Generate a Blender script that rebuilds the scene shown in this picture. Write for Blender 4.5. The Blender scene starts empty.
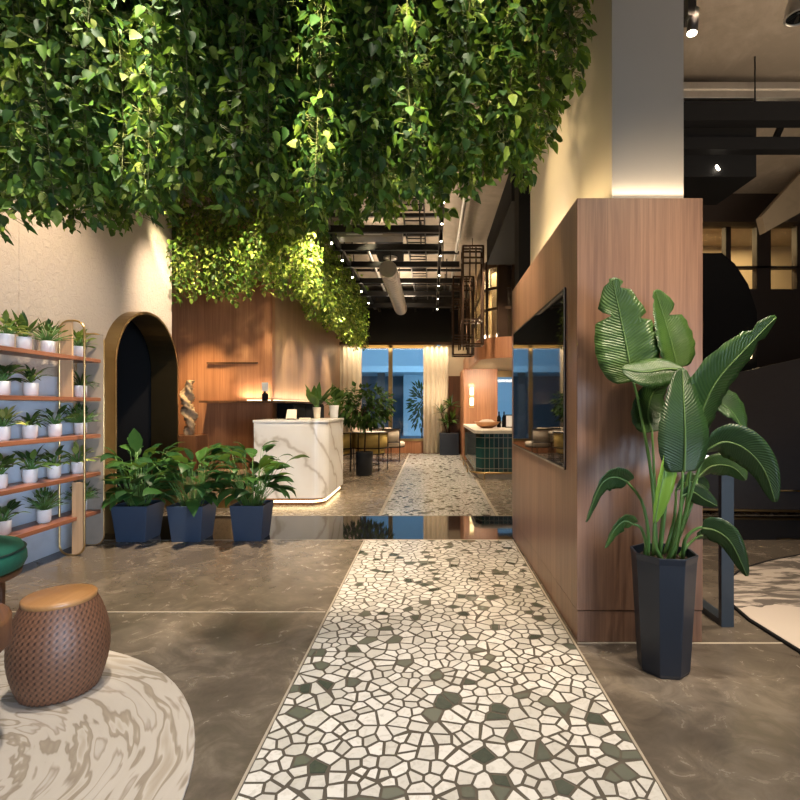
import bpy, math, random
from mathutils import Vector, Matrix
R = random.Random(7)
SC = bpy.context.scene
COL = SC.collection
PI = math.pi
F = 510.0; VX = 432.0; VY = 406.0; EYE = 1.35
def P(px, py, Y):                                   # a point seen at px,py lying Y metres ahead
    return Vector(((px-VX)*Y/F, Y, EYE-(py-VY)*Y/F))
ORG = {}

# ------------------------------------------------------------------ mesh builder
class MB:
    def __init__(s): s.v = []; s.f = []; s.sm = []
    def add(s, vs, fs, smooth=False):
        b = len(s.v); s.v += [Vector(x) for x in vs]
        s.f += [tuple(b+i for i in f) for f in fs]; s.sm += [smooth]*len(fs)
    def box(s, x0, y0, z0, x1, y1, z1):
        s.add([(x0,y0,z0),(x1,y0,z0),(x1,y1,z0),(x0,y1,z0),(x0,y0,z1),(x1,y0,z1),(x1,y1,z1),(x0,y1,z1)],
              [(0,3,2,1),(4,5,6,7),(0,1,5,4),(1,2,6,5),(2,3,7,6),(3,0,4,7)])
    def bar(s, a, b, w, h=None):                     # rectangular bar between two points
        a = Vector(a); b = Vector(b); h = h or w; d = (b-a).normalized()
        up = Vector((0,0,1)) if abs(d.z) < .9 else Vector((0,1,0))
        u = d.cross(up).normalized()*w/2; v = u.cross(d).normalized()*h/2
        vs = [a-u-v, a+u-v, a+u+v, a-u+v, b-u-v, b+u-v, b+u+v, b-u+v]
        s.add(vs, [(0,3,2,1),(4,5,6,7),(0,1,5,4),(1,2,6,5),(2,3,7,6),(3,0,4,7)])
    def lathe(s, prof, c=(0,0,0), n=32, smooth=True, cap=True, ang=0):
        c = Vector(c); vs = []; fs = []
        for r, z in prof:
            for k in range(n):
                a = ang+2*PI*k/n; vs.append(c+Vector((r*math.cos(a), r*math.sin(a), z)))
        m = len(prof)
        for i in range(m-1):
            for k in range(n):
                k2 = (k+1) % n; fs.append((i*n+k, i*n+k2, (i+1)*n+k2, (i+1)*n+k))
        s.add(vs, fs, smooth)
        if cap:
            b = len(s.v)-len(vs)
            s.f.append(tuple(b+k for k in reversed(range(n)))); s.sm.append(False)
            s.f.append(tuple(b+(m-1)*n+k for k in range(n))); s.sm.append(False)
    def tube(s, pts, r, n=8, r1=None, closed=False, smooth=True):
        pts = [Vector(p) for p in pts]; m = len(pts); vs = []; fs = []
        up = None
        for i, p in enumerate(pts):
            if closed: d = pts[(i+1) % m]-pts[i-1]
            else: d = pts[min(i+1, m-1)]-pts[max(i-1, 0)]
            d = d.normalized() if d.length > 1e-9 else Vector((0,0,1))
            if up is None:
                up = Vector((0,0,1)) if abs(d.z) < .9 else Vector((1,0,0))
            u = d.cross(up)
            if u.length < 1e-6: u = d.orthogonal()
            u.normalize(); w = u.cross(d).normalized(); up = w
            rr = r if r1 is None else r+(r1-r)*i/max(1, m-1)
            for k in range(n):
                a = 2*PI*k/n; vs.append(p+u*math.cos(a)*rr+w*math.sin(a)*rr)
        for i in range(m if closed else m-1):
            j = (i+1) % m
            for k in range(n):
                k2 = (k+1) % n; fs.append((i*n+k, j*n+k, j*n+k2, i*n+k2))
        s.add(vs, fs, smooth)
        if not closed:
            b = len(s.v)-len(vs)
            s.f.append(tuple(b+k for k in range(n))); s.sm.append(False)
            s.f.append(tuple(b+(m-1)*n+k for k in reversed(range(n)))); s.sm.append(False)
    def prism(s, poly, z0, z1, smooth=False):        # plan polygon raised from z0 to z1
        n = len(poly); vs = [(x,y,z0) for x,y in poly]+[(x,y,z1) for x,y in poly]
        b = len(s.v); s.v += [Vector(v) for v in vs]
        s.f.append(tuple(b+i for i in reversed(range(n)))); s.sm.append(False)
        s.f.append(tuple(b+n+i for i in range(n))); s.sm.append(False)
        for i in range(n):
            j = (i+1) % n; s.f.append((b+i, b+j, b+n+j, b+n+i)); s.sm.append(smooth)
    def slab(s, poly, d):                            # any flat polygon (3D) thickened along vector d
        n = len(poly); d = Vector(d); b = len(s.v)
        s.v += [Vector(p) for p in poly]+[Vector(p)+d for p in poly]
        s.f.append(tuple(b+i for i in range(n))); s.f.append(tuple(b+n+i for i in reversed(range(n))))
        for i in range(n):
            j = (i+1) % n; s.f.append((b+i, b+n+i, b+n+j, b+j))
        s.sm += [False]*(n+2)
    def blade(s, mid, wid, side, fold=.25, cols=3, wave=0., notch=None):
        # a leaf: midrib points, half widths, sideways vector(s), fold lifts the edges
        mid = [Vector(p) for p in mid]; n = len(mid); vs = []; fs = []
        for i, p in enumerate(mid):
            d = (mid[min(i+1, n-1)]-mid[max(i-1, 0)]).normalized()
            sd = Vector(side[i] if isinstance(side, list) else side)
            sd = (sd-d*sd.dot(d)); sd = sd.normalized() if sd.length > 1e-6 else d.orthogonal()
            nm = sd.cross(d)
            h = (cols-1)//2
            for k in range(-h, h+1):
                t = k/h; w = wid[i]*t
                if notch and (i, 1 if k > 0 else -1) in notch and abs(k) > 0: w *= 1-(1-notch[i, 1 if k > 0 else -1])*abs(t)
                lift = abs(w)*fold*(1-.35*abs(t))
                if wave and abs(t) > .4: lift += wave*wid[i]*math.sin(i*1.9+k*2.1)*abs(t)
                vs.append(p+sd*w+nm*lift)
        for i in range(n-1):
            for k in range(cols-1):
                fs.append((i*cols+k, i*cols+k+1, (i+1)*cols+k+1, (i+1)*cols+k))
        s.add(vs, fs, True)
    def build(s, name, mat, parent=None, org=None, bevel=0, seg=2):
        if org is None: org = ORG.get(parent.name, Vector((0,0,0))) if parent else Vector((0,0,0))
        me = bpy.data.meshes.new(name)
        me.from_pydata([tuple(v-Vector(org)) for v in s.v], [], s.f)
        me.polygons.foreach_set('use_smooth', s.sm); me.update()
        o = bpy.data.objects.new(name, me); COL.objects.link(o)
        if mat: me.materials.append(mat)
        if parent: o.parent = parent
        else: o.location = org
        ORG[o.name] = Vector(org)
        if bevel:
            b = o.modifiers.new('bevel', 'BEVEL'); b.width = bevel; b.segments = seg; b.limit_method = 'ANGLE'; b.angle_limit = .7
        return o
def tag(o, label, cat, group=None):
    o['label'] = label; o['category'] = cat
    if group: o['group'] = group
    return o
def thing(name, label, cat, loc, group=None):
    o = bpy.data.objects.new(name, None); COL.objects.link(o); o.location = loc; o.empty_display_size = .1
    ORG[o.name] = Vector(loc); return tag(o, label, cat, group)
def struct(o): o['kind'] = 'structure'; return o
def sbox(name, mat, *b, bevel=0):
    m = MB(); m.box(*b); return struct(m.build(name, mat, bevel=bevel))
def pbox(name, mat, parent, *b, bevel=0):
    m = MB(); m.box(*b); return m.build(name, mat, parent, bevel=bevel)

# ------------------------------------------------------------------ materials
class NT:
    def __init__(s, name):
        s.m = bpy.data.materials.new(name); s.m.use_nodes = True; s.t = s.m.node_tree
        s.b = s.t.nodes['Principled BSDF']; s.out = s.t.nodes['Material Output']
    def n(s, typ, **kw):
        x = s.t.nodes.new(typ)
        for k, v in kw.items():
            if k.startswith('i_'): x.inputs[k[2:].replace('_', ' ')].default_value = v
            else: setattr(x, k, v)
        return x
    def l(s, a, b): s.t.links.new(a, b)
    def setv(s, sock, v):
        if hasattr(v, 'is_output') or hasattr(v, 'links'): s.l(v, sock)
        else: sock.default_value = v
    def math(s, op, a, b=None, c=None):
        x = s.n('ShaderNodeMath', operation=op); s.setv(x.inputs[0], a)
        if b is not None: s.setv(x.inputs[1], b)
        if c is not None: s.setv(x.inputs[2], c)
        return x.outputs[0]
    def mix(s, f, a, b, mode='MIX'):
        x = s.n('ShaderNodeMix', data_type='RGBA', blend_type=mode); s.setv(x.inputs[0], f)
        s.setv(x.inputs[6], a if not isinstance(a, tuple) else (*a, 1)); s.setv(x.inputs[7], b if not isinstance(b, tuple) else (*b, 1))
        return x.outputs[2]
    def ramp(s, f, stops):
        x = s.n('ShaderNodeValToRGB'); e = x.color_ramp.elements
        while len(e) < len(stops): e.new(.5)
        for el, (p, c) in zip(e, stops):
            el.position = p; el.color = (*c, 1) if isinstance(c, tuple) else (c, c, c, 1)
        s.l(f, x.inputs[0]); return x.outputs[0]
    def coord(s, which='Object'): return s.n('ShaderNodeTexCoord').outputs[which]
    def world(s): return s.n('ShaderNodeNewGeometry').outputs['Position']
    def xyz(s, v):
        x = s.n('ShaderNodeSeparateXYZ'); s.l(v, x.inputs[0]); return x.outputs
    def comb(s, a, b, c):
        x = s.n('ShaderNodeCombineXYZ')
        for i, v in enumerate((a, b, c)): s.setv(x.inputs[i], v)
        return x.outputs[0]
    def noise(s, v, scale, det=4, rough=.55, dist=0.):
        x = s.n('ShaderNodeTexNoise'); s.l(v, x.inputs['Vector']); x.inputs['Scale'].default_value = scale
        x.inputs['Detail'].default_value = det; x.inputs['Roughness'].default_value = rough; x.inputs['Distortion'].default_value = dist
        return x.outputs[0]
    def bump(s, h, st=.3, d=.01):
        x = s.n('ShaderNodeBump'); s.l(h, x.inputs['Height']); x.inputs['Strength'].default_value = st; x.inputs['Distance'].default_value = d
        s.l(x.outputs[0], s.b.inputs['Normal'])
    def col(s, v): s.setv(s.b.inputs['Base Color'], v if not isinstance(v, tuple) else (*v, 1))
    def rough(s, v): s.setv(s.b.inputs['Roughness'], v)
def plain(name, c, rough=.5, metal=0., var=.12, scale=12, spec=None):
    t = NT(name); f = t.noise(t.world(), scale, 3)
    t.col(t.mix(t.math('MULTIPLY', t.math('SUBTRACT', f, .5), 1.6), tuple(c), tuple(max(0, x*(1-var*2)) for x in c)))
    t.rough(rough); t.b.inputs['Metallic'].default_value = metal
    if spec is not None: t.b.inputs['Specular IOR Level'].default_value = spec
    return t.m
def emit(name, c, st):
    t = NT(name); t.b.inputs['Base Color'].default_value = (.02,.02,.02,1)
    t.b.inputs['Emission Color'].default_value = (*c, 1); t.b.inputs['Emission Strength'].default_value = st
    return t.m
def wood(name, c1, c2, plank=.13, rough=.38, along='z'):
    t = NT(name); x, y, z = t.xyz(t.world())
    if along == 'z': u = t.math('ADD', x, y); w = z
    else: u = t.math('ADD', x, z); w = y
    pi = t.math('FLOOR', t.math('DIVIDE', u, plank))
    wn = t.n('ShaderNodeTexWhiteNoise', noise_dimensions='1D'); t.l(pi, wn.inputs['W'])
    v = t.comb(t.math('MULTIPLY', u, 34.), t.math('MULTIPLY', w, .9), t.math('MULTIPLY', wn.outputs[0], 20.))
    g = t.noise(v, 1.6, 5, .62, .5)
    v2 = t.comb(t.math('MULTIPLY', u, 7.), t.math('MULTIPLY', w, .35), pi)
    g2 = t.noise(v2, 1., 2)
    f = t.math('ADD', t.math('MULTIPLY', g, .65), t.math('ADD', t.math('MULTIPLY', g2, .35), t.math('MULTIPLY', t.math('SUBTRACT', wn.outputs[0], .5), .16)))
    t.col(t.ramp(f, [(.34, c2), (.66, c1)]))
    t.rough(rough); t.bump(g, .06, .004); return t.m
def concrete(name, c1, c2, rough=.3, scale=1.3, stretch=1.):
    t = NT(name); p = t.world(); x, y, z = t.xyz(p)
    v = t.comb(x, t.math('MULTIPLY', y, stretch), z)
    a = t.noise(v, scale, 7, .62, .9); b = t.noise(v, scale*4.2, 6, .65, 1.6)
    f = t.math('ADD', t.math('MULTIPLY', a, .6), t.math('MULTIPLY', b, .4))
    c = t.ramp(f, [(.28, c2), (.5, tuple((i+j)/2*.92 for i, j in zip(c1, c2))), (.62, c1), (.80, tuple(min(1, i*1.5) for i in c1))])
    t.col(c); t.rough(t.math('ADD', rough-.1, t.math('MULTIPLY', b, .28))); t.bump(b, .05, .004)
    return t.m
def plaster(name, c, rough=.85, sc=18, st=.5):
    t = NT(name); p = t.world(); x, y, z = t.xyz(p)
    a = t.noise(p, 1.1, 4); b = t.noise(p, sc, 5, .7, 1.2)
    t.col(t.mix(a, tuple(c), tuple(i*.78 for i in c))); t.rough(rough); t.bump(b, st, .015); return t.m
def glass(name, tint=(1,1,1), refl=.5):
    t = NT(name); tr = t.n('ShaderNodeBsdfTransparent'); tr.inputs[0].default_value = (*tint, 1)
    gl = t.n('ShaderNodeBsdfGlossy'); gl.inputs['Roughness'].default_value = .02
    lw = t.n('ShaderNodeLayerWeight'); lw.inputs[0].default_value = .25
    mx = t.n('ShaderNodeMixShader'); t.l(t.math('ADD', t.math('MULTIPLY', lw.outputs['Fresnel'], refl), .03), mx.inputs[0])
    t.l(tr.outputs[0], mx.inputs[1]); t.l(gl.outputs[0], mx.inputs[2]); t.l(mx.outputs[0], t.out.inputs[0]); return t.m
def leafmat(name, stops, rough=.42, trans=.3):
    t = NT(name); g = t.n('ShaderNodeNewGeometry'); oi = t.n('ShaderNodeObjectInfo')
    f = t.math('FRACT', t.math('ADD', g.outputs['Random Per Island'], t.math('MULTIPLY', oi.outputs['Random'], .37)))
    n = t.noise(t.coord(), 30, 2)
    c = t.ramp(t.math('ADD', f, t.math('MULTIPLY', t.math('SUBTRACT', n, .5), .3)), stops)
    t.col(c); t.rough(rough); t.b.inputs['Specular IOR Level'].default_value = .22
    tl = t.n('ShaderNodeBsdfTranslucent'); t.l(t.mix(.5, c, (.25,.4,.04)), tl.inputs[0])
    mx = t.n('ShaderNodeMixShader'); mx.inputs[0].default_value = trans
    t.l(t.b.outputs[0], mx.inputs[1]); t.l(tl.outputs[0], mx.inputs[2]); t.l(mx.outputs[0], t.out.inputs[0]); return t.m

M = {}
M['walnut'] = wood('walnut panelling', (.33,.185,.115), (.18,.095,.06), .115, .33)
M['walnut_dark'] = wood('dark walnut', (.17,.075,.035), (.085,.036,.018), .16, .4)
M['oak_red'] = wood('warm wood slats', (.46,.21,.10), (.28,.115,.052), .09, .42)
M['oak_wall'] = wood('tan veneer wall', (.36,.22,.13), (.25,.15,.085), .11, .45)
M['shelf_wood'] = wood('shelf wood', (.27,.105,.055), (.15,.055,.028), .3, .35, 'y')
M['ash'] = wood('pale ash board', (.55,.36,.21), (.42,.26,.14), .2, .5)
M['stool_top'] = wood('caramel wood seat', (.40,.20,.075), (.31,.145,.05), .2, .35, 'y')
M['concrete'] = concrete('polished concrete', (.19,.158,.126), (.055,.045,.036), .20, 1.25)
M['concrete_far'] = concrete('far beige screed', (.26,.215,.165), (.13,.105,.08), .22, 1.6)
M['ceiling'] = concrete('ceiling concrete', (.36,.30,.24), (.25,.21,.165), .8, .7)
M['plaster'] = plaster('beige stucco', (.56,.475,.40), .85, 17, 1.)
M['pillar'] = plaster('smooth plaster', (.58,.53,.45), .8, 6, .12)
M['beige'] = plaster('beige paint', (.58,.47,.33), .8, 20, .06)
M['darkwall'] = plain('charcoal panel', (.085,.078,.08), .42)
M['brownblack'] = plain('dark brown paint', (.028,.017,.012), .6)
M['black'] = plain('black paint', (.010,.010,.011), .75, spec=.15)
M['blackmetal'] = plain('black metal', (.016,.015,.015), .4, .6)
M['bronze'] = plain('dark bronze', (.06,.034,.02), .4, .8)
M['brass'] = plain('brushed brass', (.55,.38,.17), .3, 1., .15, 6)
M['archbrass'] = plain('aged brass sheet', (.40,.29,.14), .34, 1., .2, 3)
M['steel'] = plain('galvanised steel', (.48,.46,.43), .36, .9, .2, 10)
M['navy'] = plain('navy planter', (.030,.052,.094), .45, 0, .12, 8)
M['navyblack'] = plain('blue black planter', (.013,.019,.031), .36, 0, .1, 8)
M['white'] = plain('white ceramic', (.84,.85,.87), .35, 0, .05)
M['bluewhite'] = plain('pale whitewashed boards', (.56,.64,.76), .6, 0, .2, 5)
M['soil'] = plain('potting soil', (.035,.022,.014), .95, 0, .3, 60)
M['velvet'] = plain('green velvet', (.010,.115,.072), .7, 0, .2, 30)
M['velvet_dark'] = plain('dark green piping', (.006,.03,.022), .7)
M['cream'] = plain('cream curtain', (.72,.62,.47), .85, 0, .08, 4)
M['yellow'] = plain('mustard upholstery', (.72,.52,.16), .8)
M['creamfab'] = plain('cream upholstery', (.62,.53,.42), .9)
M['stone'] = plain('pale stone', (.62,.56,.47), .45, 0, .2, 9)
M['stem'] = plain('green stem', (.09,.20,.045), .5)
M['vinestem'] = plain('vine stem', (.10,.11,.03), .7)
M['trunk'] = plain('brown trunk', (.08,.045,.025), .85)
M['blackgranite'] = plain('black granite', (.008,.008,.009), .04, 0, .2, 40)
M['joint'] = plain('pale joint', (.36,.31,.25), .5)
M['screen'] = plain('black screen glass', (.006,.007,.008), .03, 0, 0, 1, 1.)
for nd in M['screen'].node_tree.nodes:
    if nd.type == 'BSDF_PRINCIPLED': nd.inputs['IOR'].default_value = 1.8
M['copper'] = plain('hammered copper bowl', (.58,.30,.14), .35, .6)
M['driftwood'] = plain('driftwood', (.42,.29,.17), .8, 0, .35, 24)
M['sky_wall'] = plain('pale blue facade', (.42,.62,.75), .8)
M['sky_dark'] = plain('dark blue facade', (.10,.15,.20), .7)
M['glass'] = glass('window glass', (.86,.94,.98), .55)
M['clear'] = glass('clear panel', (.97,.97,.95), .6)
M['led'] = emit('warm led', (1,.74,.38), 4.)
M['ledsoft'] = emit('soft warm led', (1,.72,.36), 3.)
M['bulb'] = emit('spot lens', (1,.86,.66), 14.)
M['card_glow'] = emit('self lit card', (1,.93,.85), 1.3)
M['vine'] = leafmat('vine leaves', [(0., (.008,.025,.009)), (.35, (.024,.070,.015)), (.72, (.08,.165,.022)), (.92, (.20,.28,.045)), (1., (.36,.41,.11))], .55, .3)
M['vine2'] = leafmat('fine vine leaves', [(0., (.02,.055,.012)), (.4, (.09,.17,.025)), (.75, (.2,.29,.035)), (1., (.40,.44,.10))], .45, .3)
M['lily'] = leafmat('peace lily leaves', [(0., (.010,.036,.013)), (.5, (.020,.070,.019)), (1., (.06,.15,.03))], .4, .2)
M['potleaf'] = leafmat('pot plant leaves', [(0., (.012,.034,.014)), (.6, (.035,.085,.022)), (1., (.11,.18,.04))], .42, .2)
M['potleaf_pale'] = leafmat('pale pot plant leaves', [(0., (.08,.15,.03)), (.6, (.24,.30,.07)), (1., (.5,.48,.16))], .45, .25)
M['treeleaf'] = leafmat('dark tree leaves', [(0., (.010,.035,.012)), (.6, (.03,.085,.02)), (1., (.09,.17,.03))], .45, .2)
M['brightleaf'] = leafmat('young leaf', [(0., (.17,.36,.05)), (1., (.24,.42,.06))], .35, .3)

def mk_bigleaf():
    t = NT('bird of paradise leaf'); g = t.n('ShaderNodeNewGeometry')
    n = t.noise(t.coord(), 9, 3); oi = t.n('ShaderNodeObjectInfo')
    c = t.ramp(t.math('ADD', t.math('MULTIPLY', n, .6), t.math('MULTIPLY', oi.outputs['Random'], .4)), [(.2, (.013,.042,.013)), (.5, (.028,.082,.019)), (.8, (.08,.165,.03))])
    al = t.n('ShaderNodeAttribute'); al.attribute_name = 'along'; ac = t.n('ShaderNodeAttribute'); ac.attribute_name = 'across'
    rib = t.math('SINE', t.math('ADD', t.math('MULTIPLY', al.outputs['Fac'], 230.), t.math('MULTIPLY', n, 6.)))
    c = t.mix(t.math('MULTIPLY', t.math('ADD', t.math('MULTIPLY', rib, .5), .5), .22), c, (.10,.17,.05))
    t.bump(t.math('ADD', rib, t.math('MULTIPLY', t.noise(t.coord(), 5, 2), 5.)), .3, .006)
    t.col(c); t.rough(.36)
    tl = t.n('ShaderNodeBsdfTranslucent'); t.l(t.mix(.4, c, (.2,.4,.05)), tl.inputs[0])
    mx = t.n('ShaderNodeMixShader'); mx.inputs[0].default_value = .2
    t.l(t.b.outputs[0], mx.inputs[1]); t.l(tl.outputs[0], mx.inputs[2]); t.l(mx.outputs[0], t.out.inputs[0]); return t.m
M['bigleaf'] = mk_bigleaf()
def mk_terrazzo():
    t = NT('marble chips'); p = t.world()
    a = t.n('ShaderNodeAttribute'); a.attribute_name = 'chip'
    rgb = t.n('ShaderNodeSeparateColor'); t.l(a.outputs['Color'], rgb.inputs[0])
    vein = t.noise(p, 20, 5, .65, 1.5)
    pale = t.mix(rgb.outputs[1], (.70,.685,.66), (.50,.485,.45))
    pale = t.mix(t.math('MULTIPLY', t.ramp(vein, [(.36, 1.), (.5, 0.)]), .45), pale, (.40,.38,.34))
    dark = t.mix(rgb.outputs[2], (.025,.038,.030), (.15,.155,.125))
    dark = t.mix(t.math('MULTIPLY', vein, .4), dark, (.16,.17,.14))
    t.col(t.mix(t.math('LESS_THAN', rgb.outputs[0], .115), pale, dark)); t.rough(.2); return t.m
M['terrazzo'] = mk_terrazzo()
def mk_marble():
    t = NT('white marble'); p = t.world(); x, y, z = t.xyz(p)
    v = t.comb(t.math('ADD', x, t.math('MULTIPLY', y, .7)), t.math('MULTIPLY', y, .4), z)
    w = t.n('ShaderNodeTexWave', wave_type='BANDS', bands_direction='DIAGONAL'); t.l(v, w.inputs['Vector'])
    w.inputs['Scale'].default_value = .9; w.inputs['Distortion'].default_value = 9; w.inputs['Detail'].default_value = 5; w.inputs['Detail Scale'].default_value = 1.1
    n = t.noise(v, 2.5, 5)
    c = t.ramp(w.outputs['Fac'], [(0., (.52,.47,.41)), (.03, (.70,.66,.61)), (.10, (.80,.77,.73)), (1., (.84,.82,.79))])
    t.col(t.mix(t.math('MULTIPLY', n, .25), c, (.66,.61,.54))); t.rough(.16); return t.m
M['marble'] = mk_marble()
def mk_tile():
    t = NT('green glazed tiles'); x, y, z = t.xyz(t.world()); u = t.math('ADD', x, y)
    fu = t.math('FRACT', t.math('DIVIDE', u, .085)); fz = t.math('FRACT', t.math('DIVIDE', z, .19))
    g = t.math('MAXIMUM', t.math('LESS_THAN', fu, .10), t.math('LESS_THAN', fz, .055))
    wn = t.n('ShaderNodeTexWhiteNoise', noise_dimensions='2D')
    t.l(t.comb(t.math('FLOOR', t.math('DIVIDE', u, .085)), t.math('FLOOR', t.math('DIVIDE', z, .19)), 0.), wn.inputs['Vector'])
    t.col(t.mix(g, t.mix(wn.outputs[0], (.004,.022,.024), (.018,.075,.07)), (.24,.24,.19))); t.rough(.14); return t.m
M['tile'] = mk_tile()
def mk_rug():
    t = NT('pale rug with growth rings'); x, y, z = t.xyz(t.world())
    dx = t.math('ADD', x, 1.85); dy = t.math('SUBTRACT', y, 1.72)
    p = t.comb(x, y, 0.)
    r = t.math('SQRT', t.math('ADD', t.math('MULTIPLY', dx, dx), t.math('MULTIPLY', dy, dy)))
    r = t.math('ADD', r, t.math('MULTIPLY', t.math('SUBTRACT', t.noise(p, 1.5, 2), .5), .20))
    a = t.math('ARCTAN2', dy, dx)
    v = t.comb(t.math('MULTIPLY', r, 9.5), t.math('MULTIPLY', a, 1.15), 0.)
    n = t.noise(v, 1., 3., .5, .1)
    v2 = t.comb(t.math('MULTIPLY', r, 30.), t.math('MULTIPLY', a, 3.), 3.)
    n2 = t.noise(v2, 1., 3)
    c = t.ramp(n, [(.30, (.47,.435,.395)), (.40, (.43,.40,.365)), (.43, (.26,.22,.18)), (.455, (.46,.425,.385)), (.53, (.44,.405,.365)), (.55, (.22,.185,.145)), (.585, (.28,.24,.19)), (.60, (.47,.435,.395)), (.68, (.34,.295,.24))])
    t.col(t.mix(t.math('MULTIPLY', n2, .35), c, (.42,.36,.29))); t.rough(.95); t.bump(t.noise(t.world(), 220, 2), .3, .004); return t.m
M['rug'] = mk_rug()
def mk_rug2():
    t = NT('blush rug with dark blotches'); x, y, z = t.xyz(t.world()); p = t.comb(x, y, 0.)
    n = t.noise(t.comb(t.math('MULTIPLY', x, .6), t.math('MULTIPLY', y, 1.9), 0.), 3.4, 6, .65, 1.)
    far = t.math('MULTIPLY', t.math('GREATER_THAN', t.math('ADD', y, t.math('MULTIPLY', t.noise(p, 3, 2),   .3)), 3.55), 1.)
    spots = t.ramp(n, [(.46, 0.), (.54, 1.)])
    t.col(t.mix(t.math('MULTIPLY', far, spots), (.44,.385,.34), (.10,.085,.075))); t.rough(.95); t.bump(t.noise(t.world(), 200, 2), .3, .004); return t.m
M['rug2'] = mk_rug2()
def mk_rattan():
    t = NT('woven rattan'); p = t.coord(); n = t.noise(p, 40, 3)
    g = t.n('ShaderNodeAttribute'); g.attribute_name = 'weave'
    t.col(t.mix(g.outputs['Fac'], (.022,.010,.006), t.mix(n, (.30,.135,.07), (.18,.08,.042)))); t.rough(.5); return t.m
M['rattan'] = mk_rattan()
M['curtainlight'] = M['cream']

# ------------------------------------------------------------------ setting: floor, walls, ceiling
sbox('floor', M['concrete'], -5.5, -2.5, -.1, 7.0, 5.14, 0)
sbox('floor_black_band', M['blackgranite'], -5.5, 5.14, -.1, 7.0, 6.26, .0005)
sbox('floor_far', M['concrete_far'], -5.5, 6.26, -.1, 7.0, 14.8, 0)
M['grout'] = plain('brown grey grout', (.075,.064,.050), .6, 0, .2, 40)
def crazy(name, x0, y0, x1, y1, seed):
    rng = random.Random(seed)
    sbox(name+'_bed', M['grout'], x0, y0, 0, x1, y1, .0025)
    gs = .08; grid = {}; pts = []; want = int((x1-x0)*(y1-y0)/.0047); tries = 0
    while len(pts) < want and tries < want*30:
        tries += 1; p = Vector((rng.uniform(x0,x1), rng.uniform(y0,y1))); key = (int(p.x//gs), int(p.y//gs))
        if any((p-q).length < .041 for a in (-1,0,1) for b in (-1,0,1) for q in grid.get((key[0]+a,key[1]+b), ())): continue
        grid.setdefault(key, []).append(p); pts.append(p)
    todo = []; done = []
    for p in pts:
        w = .24; poly = [Vector(c) for c in ((max(x0,p.x-w),max(y0,p.y-w)),(min(x1,p.x+w),max(y0,p.y-w)),(min(x1,p.x+w),min(y1,p.y+w)),(max(x0,p.x-w),min(y1,p.y+w)))]
        key = (int(p.x//gs), int(p.y//gs))
        near = sorted((q for a in range(-3,4) for b in range(-3,4) for q in grid.get((key[0]+a,key[1]+b), ()) if q is not p), key=lambda q: (q-p).length_squared)[:26]
        for q in near:
            mdl = (p+q)/2; nn = q-p; out = []
            for k in range(len(poly)):
                u, v = poly[k], poly[(k+1)%len(poly)]; du, dv = (u-mdl).dot(nn), (v-mdl).dot(nn)
                if du <= 0: out.append(u)
                if du*dv < 0: out.append(u+(v-u)*(du/(du-dv)))
            poly = out
        # drop very short edges so that the stones stay angular
        cl = [poly[k] for k in range(len(poly)) if (poly[k]-poly[k-1]).length > .014]
        todo.append(cl if len(cl) > 2 else poly)
    area_ = lambda p: abs(sum(p[k].x*p[(k+1)%len(p)].y-p[(k+1)%len(p)].x*p[k].y for k in range(len(p))))/2
    while todo:
        p = todo.pop(); A = area_(p)
        if A < rng.uniform(.0052,.0105): done.append(p); continue
        n = len(p); c = sum(p, Vector((0,0)))/n; d = max(((q-c) for q in p), key=lambda v: v.length)
        best = None
        for tr in range(9):
            ang = math.atan2(d.y, d.x)+PI/2+rng.uniform(-.8,.8); nrm = Vector((-math.sin(ang), math.cos(ang)))
            off = c+Vector((rng.uniform(-.02,.02), rng.uniform(-.02,.02)))
            a, b = [], []
            for k in range(n):
                u, v = p[k], p[(k+1)%n]; du, dv = (u-off).dot(nrm), (v-off).dot(nrm)
                (a if du >= 0 else b).append(u)
                if du*dv < 0:
                    w = u+(v-u)*(du/(du-dv)); a.append(w); b.append(w)
            if len(a) < 3 or len(b) < 3: continue
            def comp(q):
                per = sum((q[k]-q[k-1]).length for k in range(len(q))); sh = min((q[k]-q[k-1]).length for k in range(len(q)))
                return area_(q)/per**2*(1 if len(q) > 3 else .72)*(1 if sh > .022 else .75)
            sc_ = min(comp(a), comp(b))+rng.uniform(0,.006)
            if best is None or sc_ > best[0]: best = (sc_, a, b)
        if best is None: done.append(p); continue
        todo += [best[1], best[2]]
    m = MB(); cols = []
    for p in done:
        n = len(p); e = rng.uniform(.0045,.0068); q = []
        for k in range(n):
            p0, p1, p2 = p[k-1], p[k], p[(k+1)%n]
            d1 = (p1-p0); d2 = (p2-p1)
            if d1.length < 1e-5 or d2.length < 1e-5: continue
            d1.normalize(); d2.normalize(); n1 = Vector((-d1.y,d1.x)); n2 = Vector((-d2.y,d2.x))
            k_ = 1+n1.dot(n2)
            if k_ < .25: q.append(p1+(n1+n2)*e*1.6); continue
            q.append(p1+(n1+n2)/k_*e)
        if len(q) < 3 or area_(q) < .0002: continue
        m.add([(v.x,v.y,.004) for v in q], [tuple(range(len(q)))]); cols.append((rng.random(), rng.random(), rng.random(), 1))
    o = struct(m.build(name, M['terrazzo'])); at = o.data.attributes.new('chip', 'FLOAT_COLOR', 'FACE')
    at.data.foreach_set('color', [c for q in cols for c in q]); return o
crazy('floor_terrazzo', -.675, .6, .805, 5.125, 21)
crazy('floor_terrazzo_far', -.625, 6.265, .785, 14.4, 22)
for i, b in enumerate([(-.686,-2.5,0,-.675,5.14,.005), (.805,-2.5,0,.816,5.14,.005), (-.70,5.125,0,.828,5.14,.006),
                       (-.66,6.26,0,-.625,14.5,.006), (.785,6.26,0,.82,9.3,.006),
                       (-3.4,3.335,0,-.70,3.348,.002), (.829,2.895,0,2.05,2.91,.002), (-3.4,5.13,0,-.7,5.14,.002), (-5,6.26,0,6.9,6.275,.002)]):
    sbox(f'trim_{i+1}', M['joint'], *b)
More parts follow.
